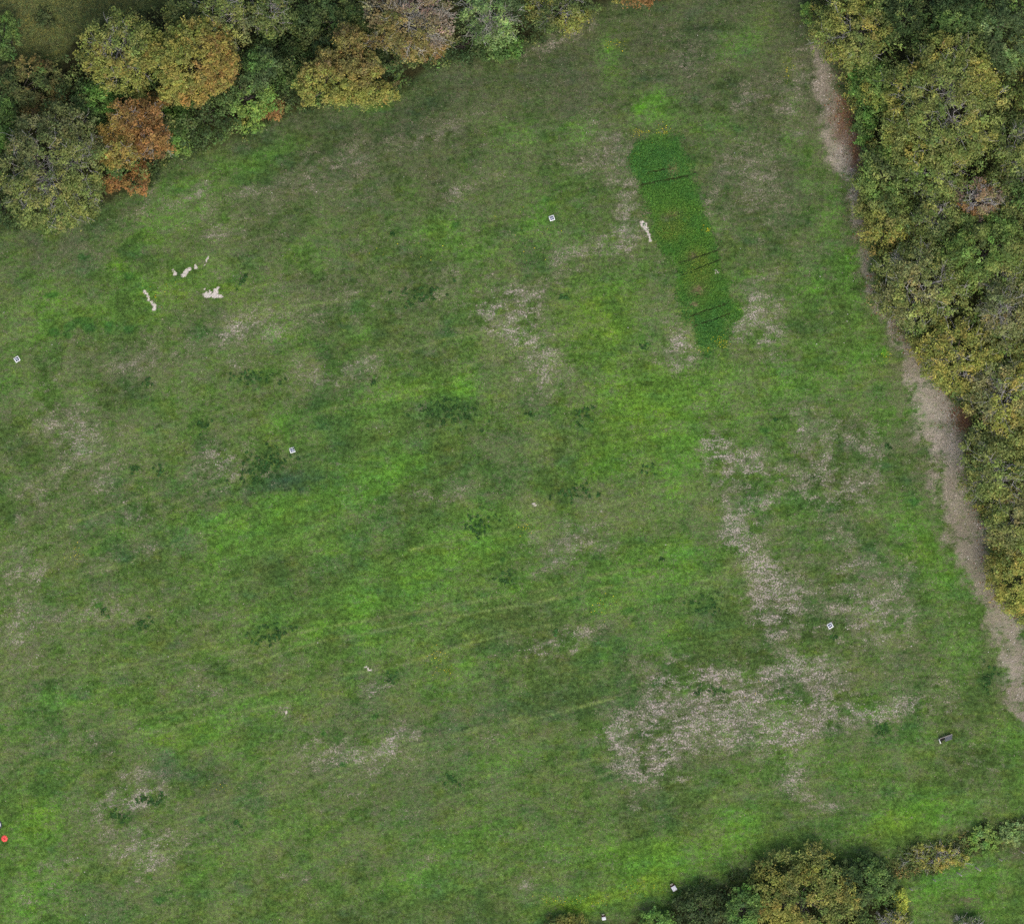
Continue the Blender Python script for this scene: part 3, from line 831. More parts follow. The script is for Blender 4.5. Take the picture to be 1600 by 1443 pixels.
def tree(label, px, py, rx, ry, h, pal, pal2=None, mix=.35, twig=0.0, name='broadleaf_tree', cat='tree', dens=1.0, clump=.42, per=46,
         leaf=(.17, .095), nl=8, lobes=None, group=None, side=None, twigmat=None, gain=1.0, dome=.38):
    """one tree or shrub: trunk with limbs, crown, and bare twigs where the photo shows them; sizes in photo pixels, height in metres"""
    SEED[0] += 1
    rng = np.random.default_rng(SEED[0])
    X, Y = at(px, py, h * .8)
    Z = float(hgt(X, Y))
    root = empty(name, (X, Y, Z))
    tag(root, label, cat, group)
    h *= .8
    rx *= PX * 1.06; ry *= PX * 1.06
    if lobes:
        lb = []
        for (ax, ay, bx, by, hh) in lobes:              # pixel offsets and radii of hand-placed lobes
            bx *= PX; by *= PX
            sub = make_lobes(rng, bx, by, hh * .8, 5, dome=dome)
            lb += [(q[0] + ax * PX, q[1] - ay * PX, q[2], q[3], q[4], q[5]) for q in sub]
    else:
        lb = make_lobes(rng, rx, ry, h, nl, dome=dome)
    p, n, ids, c = crown_points(rng, lb, clump, dens, per)
    p[:, 2] = np.maximum(p[:, 2], .04)
    A = np.array(PAL[pal]); B = np.array(PAL[pal2 or pal])
    m = len(c)
    k1 = rng.choice(4, m, p=[.4, .27, .2, .13]); ca = A[k1]; cb = B[k1]
    w = fbm(c[:, 0] + X, c[:, 1] + Y, 1.6, 90 + SEED[0] % 7, 2)
    if side is not None:
        a = math.radians(side)
        w = w * .5 + .25 + .28 * (c[:, 0] / max(rx, .1) * math.cos(a) + c[:, 1] / max(ry, .1) * math.sin(a))
    f = sstep(.62 - mix * .5, .82 - mix * .5, w)[:, None]
    cc = ca * (1 - f) + cb * f
    cc = cc * np.exp(rng.normal(0, .17, (m, 1))) * np.exp(rng.normal(0, .05, (m, 3))) * GL * gain
    v, fc = leaf_quads(p, n, leaf[0], leaf[1], rng)
    lc = jitter_col(cc[ids], rng, .11, .04)
    obj('crown', make_mesh('crown', v, fc, np.repeat(lc, 4, 0)), M_LEAF, root)
    # trunk and limbs
    tall = h > 2.6
    tr_r = max(.03, .035 * h)
    segs = []
    fork = np.array([rng.normal(0, .1), rng.normal(0, .1), h * (.34 if tall else .12)])
    segs += bent((0, 0, -.15), fork, tr_r * 1.25, tr_r * .85, rng, 3, .02)
    ends = []
    for q in lb:
        e = np.array([q[0], q[1], q[2] + q[5] * .1])
        if np.linalg.norm(e - fork) > .15:
            segs += bent(fork, e, tr_r * .55, tr_r * .2 + .008, rng, 4, .05)
            ends.append((e, q))
    obj('trunk', seg_mesh('trunk', segs, 7 if tall else 5), M_BARK, root)
    if twig > 0:
        ts = []
        for e, q in ends:
            for _ in range(int(2 + 7 * twig)):
                d = unit(rng.normal(size=(1, 3)) * np.array([1, 1, .5]) + np.array([[0, 0, .55]]))[0]
                tip = e + d * np.array([q[3], q[4], q[5]]) * (.98 + .22 * rng.random())
                b = bent(e, tip, .028 + .030 * twig * rng.random(), .012, rng, 4, .07)
                ts += b
                for s in b[1:]:
                    for _ in range(2):
                        d2 = unit((d + rng.normal(0, .75, 3))[None])[0]
                        L = (.35 + .5 * rng.random()) * (.6 + .4 * min(q[3], 1.2))
                        ts += bent(s[1], s[1] + d2 * L, .014, .007, rng, 2, .08)
        tag(obj('bare_branches', seg_mesh('bare_branches', ts, 3), twigmat or M_TWIG, root), kind='stuff')
    return root


# ---- the wood on the upper left
tree('large grey olive tree with bare pale twigs, nearest the left edge beside the meadow', 80, 262, 76, 92, 9.0, 'grey', 'olive', .5, twig=.75, nl=11, dens=.85, side=-60)
tree('amber oak with brown patches between the grey twiggy tree and a lime shrub', 205, 212, 56, 56, 7.5, 'orange', 'rust', .45, clump=.36, twig=.12,
     lobes=[(-8, -26, 32, 30, 7.3), (30, 4, 32, 30, 7.0), (-18, 22, 34, 30, 7.5), (-36, -2, 18, 22, 6.2), (24, -38, 22, 20, 6.6)], side=20)
tree('low rust brown bush in front of the amber oak, at the meadow edge', 196, 284, 34, 20, 1.9, 'rust', 'rust', .3, name='bush', cat='bush', clump=.26,
     lobes=[(-20, -2, 17, 17, 1.9), (14, 4, 22, 17, 2.0), (24, -16, 13, 15, 1.7)], nl=5)
tree('dense round orange gold oak, the brightest crown of the upper left wood', 300, 92, 64, 62, 9.0, 'gold', 'orange', .42, clump=.30, per=40, nl=12, side=-20, dens=1.15)
tree('olive tree with amber centre left of the bright orange oak', 184, 78, 56, 58, 8.0, 'olive', 'gold', .5, twig=.35, nl=9, side=-80)
tree('thin greyish olive tree above the bright orange oak, at the top edge', 345, 26, 44, 44, 7.0, 'grey', 'olive', .45, twig=.45, dens=.85)
tree('small olive tree touching the upper left side of the bright orange oak', 278, 22, 22, 20, 6.0, 'darkolive', 'olive', .4)
tree('dark bluish green tree with plume like top right of the bright orange oak', 402, 108, 26, 34, 6.5, 'bluegreen', 'green', .3, clump=.36)
tree('mid green tree with yellowish tips below the plume topped dark tree', 385, 150, 44, 34, 5.5, 'bluegreen', 'lime', .42, clump=.38, side=-60)
tree('low dark green bush between the lime shrub and the mid green tree', 320, 182, 40, 34, 3.2, 'dark', 'green', .35, name='bush', cat='bush')
tree('bright green leafy shrub beside the amber oak', 278, 190, 22, 26, 3.0, 'bright', 'green', .2, name='shrub', cat='shrub', clump=.3)
tree('small lime shrub below the bright green one, on the meadow edge', 288, 226, 13, 16, 1.8, 'lime', 'bright', .4, name='shrub', cat='shrub', clump=.26, nl=5)
tree('pale dusty olive bush between the amber oak and the small lime shrub', 258, 236, 20, 12, 1.4, 'palegreen', 'grey', .6, name='bush', cat='bush', clump=.26, nl=5, gain=.75)
tree('yellow green shrub at the foot of the mid green tree, on the meadow edge', 392, 192, 20, 14, 2.0, 'lime', 'yellow', .4, name='shrub', cat='shrub', clump=.28, nl=6)
tree('small rusty shrub between the yellow green shrub and the golden oak clump', 424, 168, 19, 15, 2.2, 'rust', 'goldoak', .4, name='shrub', cat='shrub', clump=.26, nl=6)
tree('brownish shrub wedged between the bright orange oak and the amber oak', 256, 152, 20, 14, 3.5, 'rust', 'darkolive', .5, name='shrub', cat='shrub', clump=.3, nl=5)
tree('deep green bushy tree with a bright heart above the grey twiggy tree', 152, 160, 34, 26, 4.5, 'dark', 'bright', .30, clump=.36)
tree('small yellowish shrub in the dark gap above the amber oak', 214, 146, 13, 13, 4.2, 'gold', 'olive', .4, name='shrub', cat='shrub', clump=.3, nl=5)
tree('broad golden brown oak of several rounded lobes standing out into the meadow', 540, 112, 78, 50, 7.0, 'goldoak', 'gold', .45, clump=.34, per=42, dens=1.1,
     lobes=[(-58, 14, 24, 34, 6.2), (4, -48, 24, 28, 7.0), (-26, -14, 24, 28, 6.8), (10, 2, 36, 30, 7.0), (4, 30, 42, 20, 5.8), (50, 28, 30, 20, 5.6), (30, -12, 28, 24, 6.6)], side=-90)
tree('pinkish half bare tree with a tangle of pale twigs at the top edge', 640, 34, 66, 52, 8.0, 'pink', 'goldoak', .42, twig=1.0, nl=10, dens=.85, side=-110, twigmat=M_TWIGW)
tree('golden bush under the pinkish half bare tree', 668, 78, 24, 16, 4.0, 'goldoak', 'rust', .4, name='bush', cat='bush', clump=.3, nl=6)
tree('low dark green bush between the golden brown oak and the pinkish tree', 605, 96, 36, 20, 2.8, 'bluegreen', 'dark', .5, name='bush', cat='bush')
tree('green tree with long whitish bare branches right of the pinkish tree', 766, 24, 46, 44, 7.0, 'bluegreen', 'palegreen', .35, twig=.75, twigmat=M_TWIGW, dens=.8)
tree('dark green bush below the whitish branched tree, on the meadow edge', 722, 72, 36, 22, 2.6, 'dark', 'green', .35, name='bush', cat='bush')
tree('brighter green bush under the whitish branched tree, furthest into the meadow', 776, 74, 40, 18, 2.2, 'green', 'bright', .35, name='bush', cat='bush', clump=.32)
tree('olive tree at the end of the upper left wood beside a straw patch', 876, 14, 48, 34, 5.5, 'darkolive', 'gold', .35, twig=.2, gain=.9)
tree('thin rust orange tree cut by the top edge above the open meadow', 1002, -22, 46, 26, 4.0, 'rust', 'gold', .4)
tree('dark green bush in the shaded hollow left of the golden brown oak', 446, 98, 42, 42, 2.6, 'dark', 'green', .4, name='bush', cat='bush', gain=.95)
tree('deep green tree at the top edge left of the pinkish tree', 515, 34, 58, 44, 4.2, 'dark', 'darkolive', .5, clump=.4)
tree('olive green tree at the top edge above the shaded hollow', 424, 18, 34, 30, 5.5, 'darkolive', 'olive', .5, twig=.2)
tree('dark green bush filling the hollow below the deep green tree', 455, 140, 24, 30, 2.0, 'dark', 'darkolive', .4, name='bush', cat='bush', gain=.9)
tree('brownish olive thicket at the left edge above the grey twiggy tree', 36, 138, 62, 40, 3.4, 'grass', 'goldoak', .35, name='thicket', cat='thicket', clump=.34, dens=.9, gain=.9)
tree('leafy green tree cut by the left edge beside the grey twiggy tree', 0, 196, 20, 42, 5.0, 'green', 'bright', .3, clump=.36, gain=.9)
tree('dark green bush at the left edge below the grey twiggy tree', 4, 326, 24, 34, 2.6, 'dark', 'green', .3, name='bush', cat='bush')
tree('brown shrub cut by the left edge at the grey twiggy tree', -2, 255, 14, 20, 4.0, 'rust', 'darkolive', .5, name='shrub', cat='shrub', clump=.3, nl=5, gain=.8)
tree('bright green shrub in the upper left corner', 10, 56, 20, 34, 2.6, 'fresh', 'green', .4, name='shrub', cat='shrub', clump=.3, gain=.9, dens=.7)
tree('small green shrub alone in rough grass right of the corner shrub', 72, 32, 14, 18, 1.0, 'fresh', 'grass', .5, dens=.6, gain=.8, name='shrub', cat='shrub', clump=.26, nl=5)

# ---- the wood on the right
tree('golden olive tree at the top of the right hand wood', 1330, 48, 54, 56, 7.5, 'gold', 'olive', .5, nl=9, twig=.12)
tree('bright green shrub at the wood edge left of the golden olive tree', 1262, 22, 9, 18, 1.6, 'bright', 'lime', .3, name='shrub', cat='shrub', clump=.24, nl=5)
tree('shaded dark green tree right of the golden olive tree', 1412, 28, 42, 44, 5.0, 'dark', 'darkolive', .35)
tree('glossy deep green tree at the top edge of the right hand wood', 1500, 24, 46, 38, 7.0, 'green', 'dark', .5, clump=.34)
tree('greyish green tree in the upper right corner', 1566, 54, 46, 50, 7.0, 'bluegreen', 'palegreen', .25, clump=.38)
tree('largest olive crown with grey twigs near the upper right corner', 1478, 158, 84, 100, 9.5, 'olive', 'gold', .28, twig=.5, nl=12)
tree('yellow green tree between the golden olive tree and the largest olive crown', 1380, 132, 28, 34, 6.0, 'yellow', 'fresh', .5, clump=.32)
tree('golden tree left of the largest olive crown, below the yellow green tree', 1408, 206, 30, 28, 6.2, 'gold', 'yellow', .5, clump=.34)
tree('vivid green shrub on the path edge beside the yellow green tree', 1342, 130, 14, 28, 2.2, 'bright', 'green', .3, name='shrub', cat='shrub', clump=.28)
tree('mid green shrub on the path edge beside the golden tree', 1352, 194, 16, 32, 2.6, 'green', 'bright', .35, name='shrub', cat='shrub', clump=.3)
tree('dull olive tree below the golden tree where the path narrows', 1384, 272, 44, 44, 6.0, 'darkolive', 'fresh', .4)
tree('olive tree below the largest olive crown, left of the reddish bare tree', 1462, 272, 44, 42, 7.0, 'olive', 'fresh', .4, twig=.2)
tree('reddish brown half bare tree inside the right hand wood', 1532, 310, 34, 30, 6.5, 'pink', 'rust', .6, twig=.7, nl=7, clump=.34, dens=.6)
tree('shaded olive tree at the right edge above the reddish bare tree', 1588, 230, 34, 50, 6.0, 'darkolive', 'olive', .4, twig=.2)
tree('dim green tree at the right edge beside the reddish bare tree', 1590, 315, 34, 36, 5.0, 'darkolive', 'green', .4)
tree('brownish olive tree on the path edge below the dull olive tree', 1388, 345, 46, 46, 5.5, 'olive', 'gold', .42)
tree('dark olive tree between the brownish olive tree and the reddish bare tree', 1464, 338, 42, 36, 6.0, 'darkolive', 'olive', .4, twig=.2)
tree('fresh green rounded tree below the reddish bare tree', 1542, 390, 64, 54, 7.5, 'fresh', 'olive', .3, clump=.4, nl=10)
tree('pale olive tree with grey twigs bulging over the meadow edge', 1440, 446, 68, 58, 7.5, 'tan', 'olive', .5, twig=.5, nl=10)
tree('tan twiggy tree at the right edge below the fresh green tree', 1572, 478, 44, 56, 7.0, 'tan', 'grey', .45, twig=.85, dens=.8)
tree('golden yellow tree beside the widest part of the path', 1494, 550, 58, 54, 7.0, 'yellow', 'gold', .45, twig=.2, nl=9)
tree('pale olive tree below the golden yellow tree', 1566, 618, 50, 56, 7.0, 'tan', 'yellow', .4, twig=.5)
tree('dull olive tree below the brown litter hollow', 1556, 735, 48, 62, 7.0, 'darkolive', 'olive', .45, twig=.3, nl=9)
tree('olive brown tree above the lowest yellow tree of the wood', 1590, 815, 46, 46, 6.5, 'olive', 'tan', .45, twig=.1)
tree('yellow tree at the lower end of the right hand wood', 1590, 900, 46, 54, 5.5, 'yellow', 'gold', .5, clump=.36, dome=.5)
tree('orange tinged tree cut by the right edge below the pale olive tree', 1604, 672, 26, 34, 6.0, 'gold', 'olive', .4)

# ---- trees and shrubs along the bottom
tree('big yellowish olive tree cut by the bottom edge', 1258, 1410, 82, 76, 3.8, 'olive', 'gold', .45, nl=12, gain=.95)
tree('deep green rounded tree right of the big yellowish tree', 1346, 1376, 44, 34, 2.9, 'dark', 'green', .45, clump=.34)
tree('dull grey green tree left of the big yellowish tree', 1096, 1424, 44, 34, 2.4, 'bluegreen', 'dark', .4, gain=.75)
tree('mid green shrub squeezed beside the big yellowish tree, at the bottom edge', 1162, 1420, 24, 32, 4.0, 'green', 'bright', .3, name='shrub', cat='shrub', clump=.32)
tree('bright green bush cut by the bottom edge left of the grey green tree', 1026, 1438, 22, 15, 1.8, 'bright', 'lime', .3, name='bush', cat='bush', clump=.28)
tree('olive brown bush cut by the bottom edge, left of both beehives', 884, 1446, 30, 14, 1.4, 'darkolive', 'gold', .3, gain=.75, name='bush', cat='bush', clump=.3)
tree('small vivid yellow shrub beside the end of the fence', 1408, 1410, 10, 22, 1.3, 'yelshrub', 'yelshrub', .3, name='shrub', cat='shrub', clump=.22, nl=5, leaf=(.13, .09))
tree('half bare olive shrub below the vivid yellow shrub', 1396, 1444, 24, 16, 3.0, 'gold', 'darkolive', .4, twig=.6, name='shrub', cat='shrub', nl=6)
tree('low brown bramble patch dotted with yellow leaves above the fence', 1462, 1338, 46, 20, .8, 'darkolive', 'yellow', .4, name='bramble', cat='bramble', clump=.22, dens=.55, per=26, leaf=(.12, .08), nl=10, twig=.06, dome=.2)
tree('pale yellow green shrub standing above the fence', 1540, 1312, 22, 20, 1.1, 'palegreen', 'lime', .45, name='shrub', cat='shrub', clump=.24, dens=.75, leaf=(.14, .08))
tree('thin olive shrub at the right edge beside the pale shrub', 1582, 1302, 18, 15, 1.0, 'grass', 'palegreen', .45, name='shrub', cat='shrub', clump=.24, dens=.7)
tree('silvery grey shrub cut by the bottom edge in the fenced field', 1514, 1446, 24, 12, 1.2, 'bluegreen', 'palegreen', .2, name='shrub', cat='shrub', clump=.24, twig=.5, nl=5, gain=1.2)

# ---------------------------------------------------------------- undergrowth along the wood edges
def undergrowth(name, label, lines, pals, seed, n, spread, hh):
    rng = np.random.default_rng(seed)
    P = []; Nn = []; Cc = []
    for (x0, y0), (x1, y1) in lines:
        L = math.hypot(x1 - x0, y1 - y0)
        for _ in range(int(L * n)):
            t = rng.random()
            cx = x0 + (x1 - x0) * t + rng.normal(0, spread); cy = y0 + (y1 - y0) * t + rng.normal(0, spread)
            h = hh * (.4 + .8 * rng.random())
            X, Y = at(cx, cy, h)
            r = .22 + .3 * rng.random()
            k = int(26 * (r / .35) ** 2)
            d = unit(rng.normal(size=(k, 3)) + np.array([0, 0, .4]))
            P.append(np.array([X, Y, h + float(hgt(X, Y))]) + d * r * np.array([1, 1, .8]) * rng.random((k, 1)) ** .5)
            Nn.append(unit(d * .7 + np.array([0, 0, .45]) + rng.normal(0, .55, (k, 3))))
            pc = PAL[pals[rng.integers(len(pals))]]
            Cc.append(np.repeat((pc[rng.integers(4)] * GL * math.exp(rng.normal(0, .15)))[None], k, 0))
    P = np.concatenate(P); Nn = np.concatenate(Nn); Cc = np.concatenate(Cc)
    P[:, 2] = np.maximum(P[:, 2], .05)
    v, f = leaf_quads(P, Nn, .16, .09, rng)
    o = obj(name, make_mesh(name, v, f, np.repeat(jitter_col(Cc, rng), 4, 0)), M_LEAF)
    tag(o, label, 'undergrowth', kind='stuff')


def understory(name, label, poly, pals, seed, n, h0, h1):
    rng = np.random.default_rng(seed)
    q = np.array(poly, float); lo = np.maximum(q.min(0), (-60, -60)); hi = np.minimum(q.max(0), (1660, 1500))
    c = lo + rng.random((n, 2)) * (hi - lo)
    c = c[poly_dist(c[:, 0], c[:, 1], poly) > 9]
    P = []; Nn = []; Cc = []
    for cx, cy in c:
        h = h0 + (h1 - h0) * rng.random()
        X, Y = at(cx, cy, h)
        r = .35 + .4 * rng.random(); k = int(38 * (r / .5) ** 2)
        d = unit(rng.normal(size=(k, 3)) + np.array([0, 0, .5]))
        P.append(np.array([X, Y, h]) + d * r * np.array([1, 1, .7]) * rng.random((k, 1)) ** .4)
        Nn.append(unit(d * .7 + np.array([0, 0, .5]) + rng.normal(0, .5, (k, 3))))
        pc = PAL[pals[int(4 * vnoise(np.array(X), np.array(Y), 2.0, 77)) % len(pals)]]
        Cc.append(np.repeat((pc[rng.integers(4)] * GL * math.exp(rng.normal(0, .15)))[None], k, 0))
    P = np.concatenate(P); Nn = np.concatenate(Nn); Cc = np.concatenate(Cc)
    v, f = leaf_quads(P, Nn, .18, .10, rng)
    tag(obj(name, make_mesh(name, v, f, np.repeat(jitter_col(Cc, rng), 4, 0)), M_LEAF), label, 'undergrowth', kind='stuff')


def pairs(p): return list(zip(p[:-1], p[1:]))


EDGE_NE = [(1275, 10), (1294, 62), (1322, 98), (1332, 150), (1350, 195), (1362, 238), (1348, 268), (1350, 330), (1368, 380), (1378, 430), (1376, 470), (1408, 500), (1432, 535), (1448, 562), (1478, 590), (1490, 622)]
EDGE_NE2 = [(1512, 690), (1520, 748), (1544, 806), (1556, 850), (1552, 885), (1568, 930), (1606, 972)]
undergrowth('undergrowth', 'olive and yellow undergrowth along the edge of the right hand wood', pairs(EDGE_NE) + pairs(EDGE_NE2) +
            [((1530, 660), (1590, 700)), ((1420, 250), (1420, 400)), ((1500, 230), (1510, 480)), ((1550, 420), (1560, 900)), ((1440, 80), (1440, 130)), ((1590, 120), (1590, 700))],
            ['darkolive', 'gold', 'olive', 'yellow', 'olive'], 501, .5, 6, 1.3)
undergrowth('undergrowth', 'dark green undergrowth between the trees of the upper left wood',
            [((20, 350), (150, 322)), ((215, 292), (270, 245)), ((270, 245), (340, 216)), ((380, 205), (450, 170)), ((470, 166), (640, 130)), ((640, 100), (700, 92)), ((800, 80), (850, 45)), ((850, 45), (920, 14)),
             ((430, 60), (450, 160)), ((230, 60), (240, 130)), ((120, 110), (160, 200)), ((400, 40), (600, 40)), ((560, 50), (600, 80))],
            ['dark', 'darkolive', 'green', 'dark'], 502, .45, 7, .8)
undergrowth('undergrowth', 'dark undergrowth around the trees along the bottom edge',
            [((1050, 1405), (1190, 1352)), ((1190, 1352), (1390, 1345)), ((1390, 1345), (1400, 1440)), ((850, 1443), (910, 1438)), ((1120, 1390), (1190, 1420)), ((1400, 1330), (1520, 1310))],
            ['darkolive', 'grass', 'green', 'grass'], 503, .22, 6, .18)

undergrowth('scrub', 'low rough brownish scrub along the fence, lower right', [((1392, 1348), (1500, 1330)), ((1400, 1362), (1470, 1352)), ((1500, 1330), (1610, 1296)), ((1500, 1318), (1600, 1290))], ['grass', 'darkolive', 'goldoak', 'grass'], 504, .6, 8, .12)
understory('understory', 'dark scrub under the trees along the bottom edge', WOOD_S, ['darkolive', 'green', 'dark', 'grass'], 513, 500, .4, 1.2)
understory('understory', 'olive scrub filling the gaps between the trees of the right hand wood', WOOD_NE, ['darkolive', 'olive', 'fresh', 'olive'], 511, 2300, 1.8, 4.8)
understory('understory', 'dark scrub filling the gaps between the trees of the upper left wood', WOOD_NW, ['dark', 'darkolive', 'green', 'grass'], 512, 2000, 1.0, 3.6)

# ---------------------------------------------------------------- crop strip with bare furrows
rng = np.random.default_rng(11)
n = 70000
cx = rng.uniform(975, 1160, n); cy = rng.uniform(160, 560, n)
X = wx(cx); Y = wy(cy)
pd = poly_dist(cx + 40 * (fbm(X, Y, 1.3, 71, 5, .7) - .5), cy + 40 * (fbm(X, Y, 1.3, 76, 5, .7) - .5), PLOT)
ok = pd > -12 + 30 * rng.random(n) ** 1.2 + 5 * (fbm(X, Y, .35, 73, 2) - .5)
for a, b in FURROWS:
    wob = 1.5 * (fbm(X, Y, .5, 95, 2) - .5)
    ok &= line_dist(cx, cy + wob * 2, [a, b]) > .6 + .9 * rng.random(n)
thin = blobs(cx, cy, [(1052, 265, 9, 12, 0, .9), (1055, 335, 12, 8, 0, .6), (1082, 400, 9, 7, 0, .7), (1090, 452, 12, 10, 0, .9), (1085, 475, 10, 4, 0, .7), (1040, 340, 8, 6, 0, .5)])
ok &= rng.random(n) > np.clip(thin * 1.1, 0, .85)
X, Y, cx, cy = X[ok], Y[ok], cx[ok], cy[ok]
m = len(X)
z = hgt(X, Y) + .02 + .07 * rng.random(m)
f = sstep(.35, .65, fbm(X, Y, 1.1, 99, 3))[:, None]
cc = (S(58, 102, 40) * (1 - f) + S(72, 112, 40) * f)
low = sstep(340, 250, cy)[:, None] * .7 + sstep(450, 510, cy)[:, None] * .6
cc = cc + (S(54, 98, 46) - cc) * np.clip(low, 0, 1)
yl = blobs(cx, cy, [(1050, 345, 24, 20, 0, .4), (1040, 365, 22, 14, 0, .4), (1085, 400, 20, 14, 0, .4), (1095, 430, 24, 26, 0, .5), (1030, 200, 24, 16, 0, .4)])[:, None]
cc = cc + (S(112, 114, 48) - cc) * np.clip(yl * .7, 0, .5)
nn = unit(rng.normal(0, .5, (m, 3)) + np.array([0, 0, 1.0]))
v, fcs = leaf_quads(np.stack([X, Y, z], 1), nn, .10, .07, rng)
tag(obj('crop_strip', make_mesh('crop_strip', v, fcs, np.repeat(jitter_col(cc * np.array([1.42, 1.3, 1.25]), rng, .16, .05), 4, 0)), M_GRASS),
    'strip of dense deep green crop crossed by thin dark furrows', 'crop', kind='stuff')

# ---------------------------------------------------------------- grass, straw, stones, flowers, fallen leaves
def blades(name, label, cat, X, Y, colr, L, Wd, lift, tilt, rng):
    m = len(X)
    z = hgt(X, Y)
    a = rng.random(m) * 2 * math.pi
    el = np.abs(rng.normal(0, tilt, m)) + .12
    d = np.stack([np.cos(a) * np.cos(el), np.sin(a) * np.cos(el), np.sin(el)], 1)
    s = np.stack([-np.sin(a), np.cos(a), np.zeros(m)], 1)
    Lr = (L * (.6 + .8 * rng.random(m)))[:, None]; Wr = (Wd * (.6 + .8 * rng.random(m)))[:, None]
    p = np.stack([X, Y, z + lift], 1)
    v = np.empty((m, 3, 3))
    v[:, 0] = p - s * Wr * .5; v[:, 1] = p + s * Wr * .5; v[:, 2] = p + d * Lr
    return tag(obj(name, make_mesh(name, v.reshape(-1, 3), np.arange(m * 3).reshape(m, 3), np.repeat(colr, 3, 0)), M_GRASS), label, cat, kind='stuff')


rng = np.random.default_rng(21)
n = 330000
X = rng.uniform(-42, 42, n); Y = rng.uniform(-38, 38, n)
vg, th, st, cv, pl, inf = field(X, Y)
keep = (inf['wood'] < .5) & (inf['plot'] < 0) & (inf['chalk'] < .3) & ~((inf['path'] > -.1) & (inf['pw'] > .38) & (rng.random(n) < .8))
isst = rng.random(n) < np.clip(cv * .8, 0, .7)
stc = np.where((rng.random(n) < np.clip(.15 + pl, 0, .8))[:, None], st, th * 1.15)
g = keep & ~isst
vgg = jitter_col(vg[g] * 1.12, rng, .22, .07)
blades('grass', 'short green meadow grass covering the whole field', 'grass', X[g], Y[g], vgg, .13, .045, .004, .55, rng)
s = keep & isst
blades('dry_grass', 'dry straw coloured grass lying in patches across the field', 'grass', X[s], Y[s], jitter_col(stc[s], rng, .24, .04), .14, .035, .008, .25, rng)
# rough long grass in the upper left corner
n = 26000
X = rng.uniform(-43, -22, n); Y = rng.uniform(28, 38.5, n)
vg, th, st, cv, pl, inf = field(X, Y)
g = (inf['rough'] > rng.random(n)) & (inf['wood'] < .6)
cc = np.array(PAL['grass'])[rng.integers(0, 4, g.sum())]
blades('long_grass', 'long rough olive grass in the upper left corner', 'grass', X[g], Y[g], jitter_col(cc * 1.9, rng, .25, .06), .30, .05, 0, .6, rng)

# rosettes of dark broad leaved weeds
P = []
for wx0, wy0, sx, sy, an, am in CLUMP:
    if am < .45:
        continue
    k = int(sx * sy * am * .11) + 4
    a = math.radians(an)
    u = rng.normal(0, sx * .62, k); v = rng.normal(0, sy * .62, k)
    P.append(np.stack([wx(wx0 + u * math.cos(a) + v * math.sin(a)), wy(wy0 - u * math.sin(a) + v * math.cos(a))], 1))
P = np.concatenate(P); k = len(P)
rad = .07 + .10 * rng.random(k)
ids = np.repeat(np.arange(k), 9)
a = rng.random(len(ids)) * 6.283; rr = rad[ids] * (.3 + .8 * rng.random(len(ids)))
X = P[ids, 0] + rr * np.cos(a); Y = P[ids, 1] + rr * np.sin(a)
cc = np.repeat((S(56, 90, 42) * np.exp(rng.normal(0, .16, (k, 1))) * np.ones(3)), 9, 0)
v, fcs = leaf_quads(np.stack([X, Y, hgt(X, Y) + .03 + .07 * rng.random(len(ids))], 1), unit(rng.normal(0, .4, (len(ids), 3)) + np.array([0, 0, 1.0])), .15, .10, rng)
tag(obj('weeds', make_mesh('weeds', v, fcs, np.repeat(jitter_col(cc, rng, .15, .05), 4, 0)), M_GRASS), 'dark green broad leaved weeds growing in clusters over the field', 'weeds', kind='stuff')

# pale pebbles on the bare ground
n = 9000
X = rng.uniform(-40, 40, n); Y = rng.uniform(-36, 36, n)
px_ = rng.uniform(1270, 1600, n); py_ = rng.uniform(80, 1120, n)
X = np.concatenate([X, wx(px_)]); Y = np.concatenate([Y, wy(py_)])
vg, th, st, cv, pl, inf = field(X, Y)
onp = (inf['path'] > 0) & (inf['pw'] > .5) & (inf['wood'] < .5)
k = (onp & (rng.random(2 * n) < .3)) | ((inf['wood'] < .2) & (inf['plot'] < 0) & (rng.random(2 * n) < .02 + .28 * sstep(.1, .6, pl)))
X, Y = X[k], Y[k]; m = len(X)
base = np.array([(1, 0, 0), (0, 1, 0), (-1, 0, 0), (0, -1, 0), (0, 0, .7)], float)
sz = .018 + .03 * rng.random((m, 1, 1)) ** 2
v = base[None] * sz * (.7 + .6 * rng.random((m, 5, 1))) + np.stack([X, Y, hgt(X, Y) + .008], 1)[:, None]
f = np.array([(0, 1, 4), (1, 2, 4), (2, 3, 4), (3, 0, 4)])
f = (f[None] + (np.arange(m) * 5)[:, None, None]).reshape(-1, 3)
tag(obj('gravel', make_mesh('gravel', v.reshape(-1, 3), f), M_STONE), 'small pale stones scattered over the bare earth', 'gravel', kind='stuff')

# yellow flowers
FL = [(1000, 206, 9, 7, 40), (1036, 205, 12, 8, 36), (1126, 535, 12, 8, 60), (1106, 545, 8, 5, 14), (1020, 200, 30, 14, 20), (684, 1030, 12, 20, 46), (820, 825, 10, 10, 24), (940, 945, 22, 20, 26), (1385, 556, 9, 9, 30),
      (700, 1048, 8, 8, 24), (905, 1408, 60, 9, 70), (1000, 1385, 40, 10, 50), (1180, 1085, 30, 16, 10), (120, 865, 14, 12, 30), (340, 1230, 20, 8, 12), (1460, 1338, 36, 16, 120), (960, 70, 20, 10, 26), (1230, 110, 8, 16, 24), (820, 375, 60, 40, 30), (640, 380, 60, 40, 16), (1103, 358, 7, 5, 30), (240, 455, 26, 16, 26)]
XX = []; YY = []
for fx0, fy0, sx, sy, cnt in FL:
    XX.append(wx(fx0 + rng.normal(0, sx * .6, cnt))); YY.append(wy(fy0 + rng.normal(0, sy * .6, cnt)))
X = np.concatenate(XX); Y = np.concatenate(YY); m = len(X)
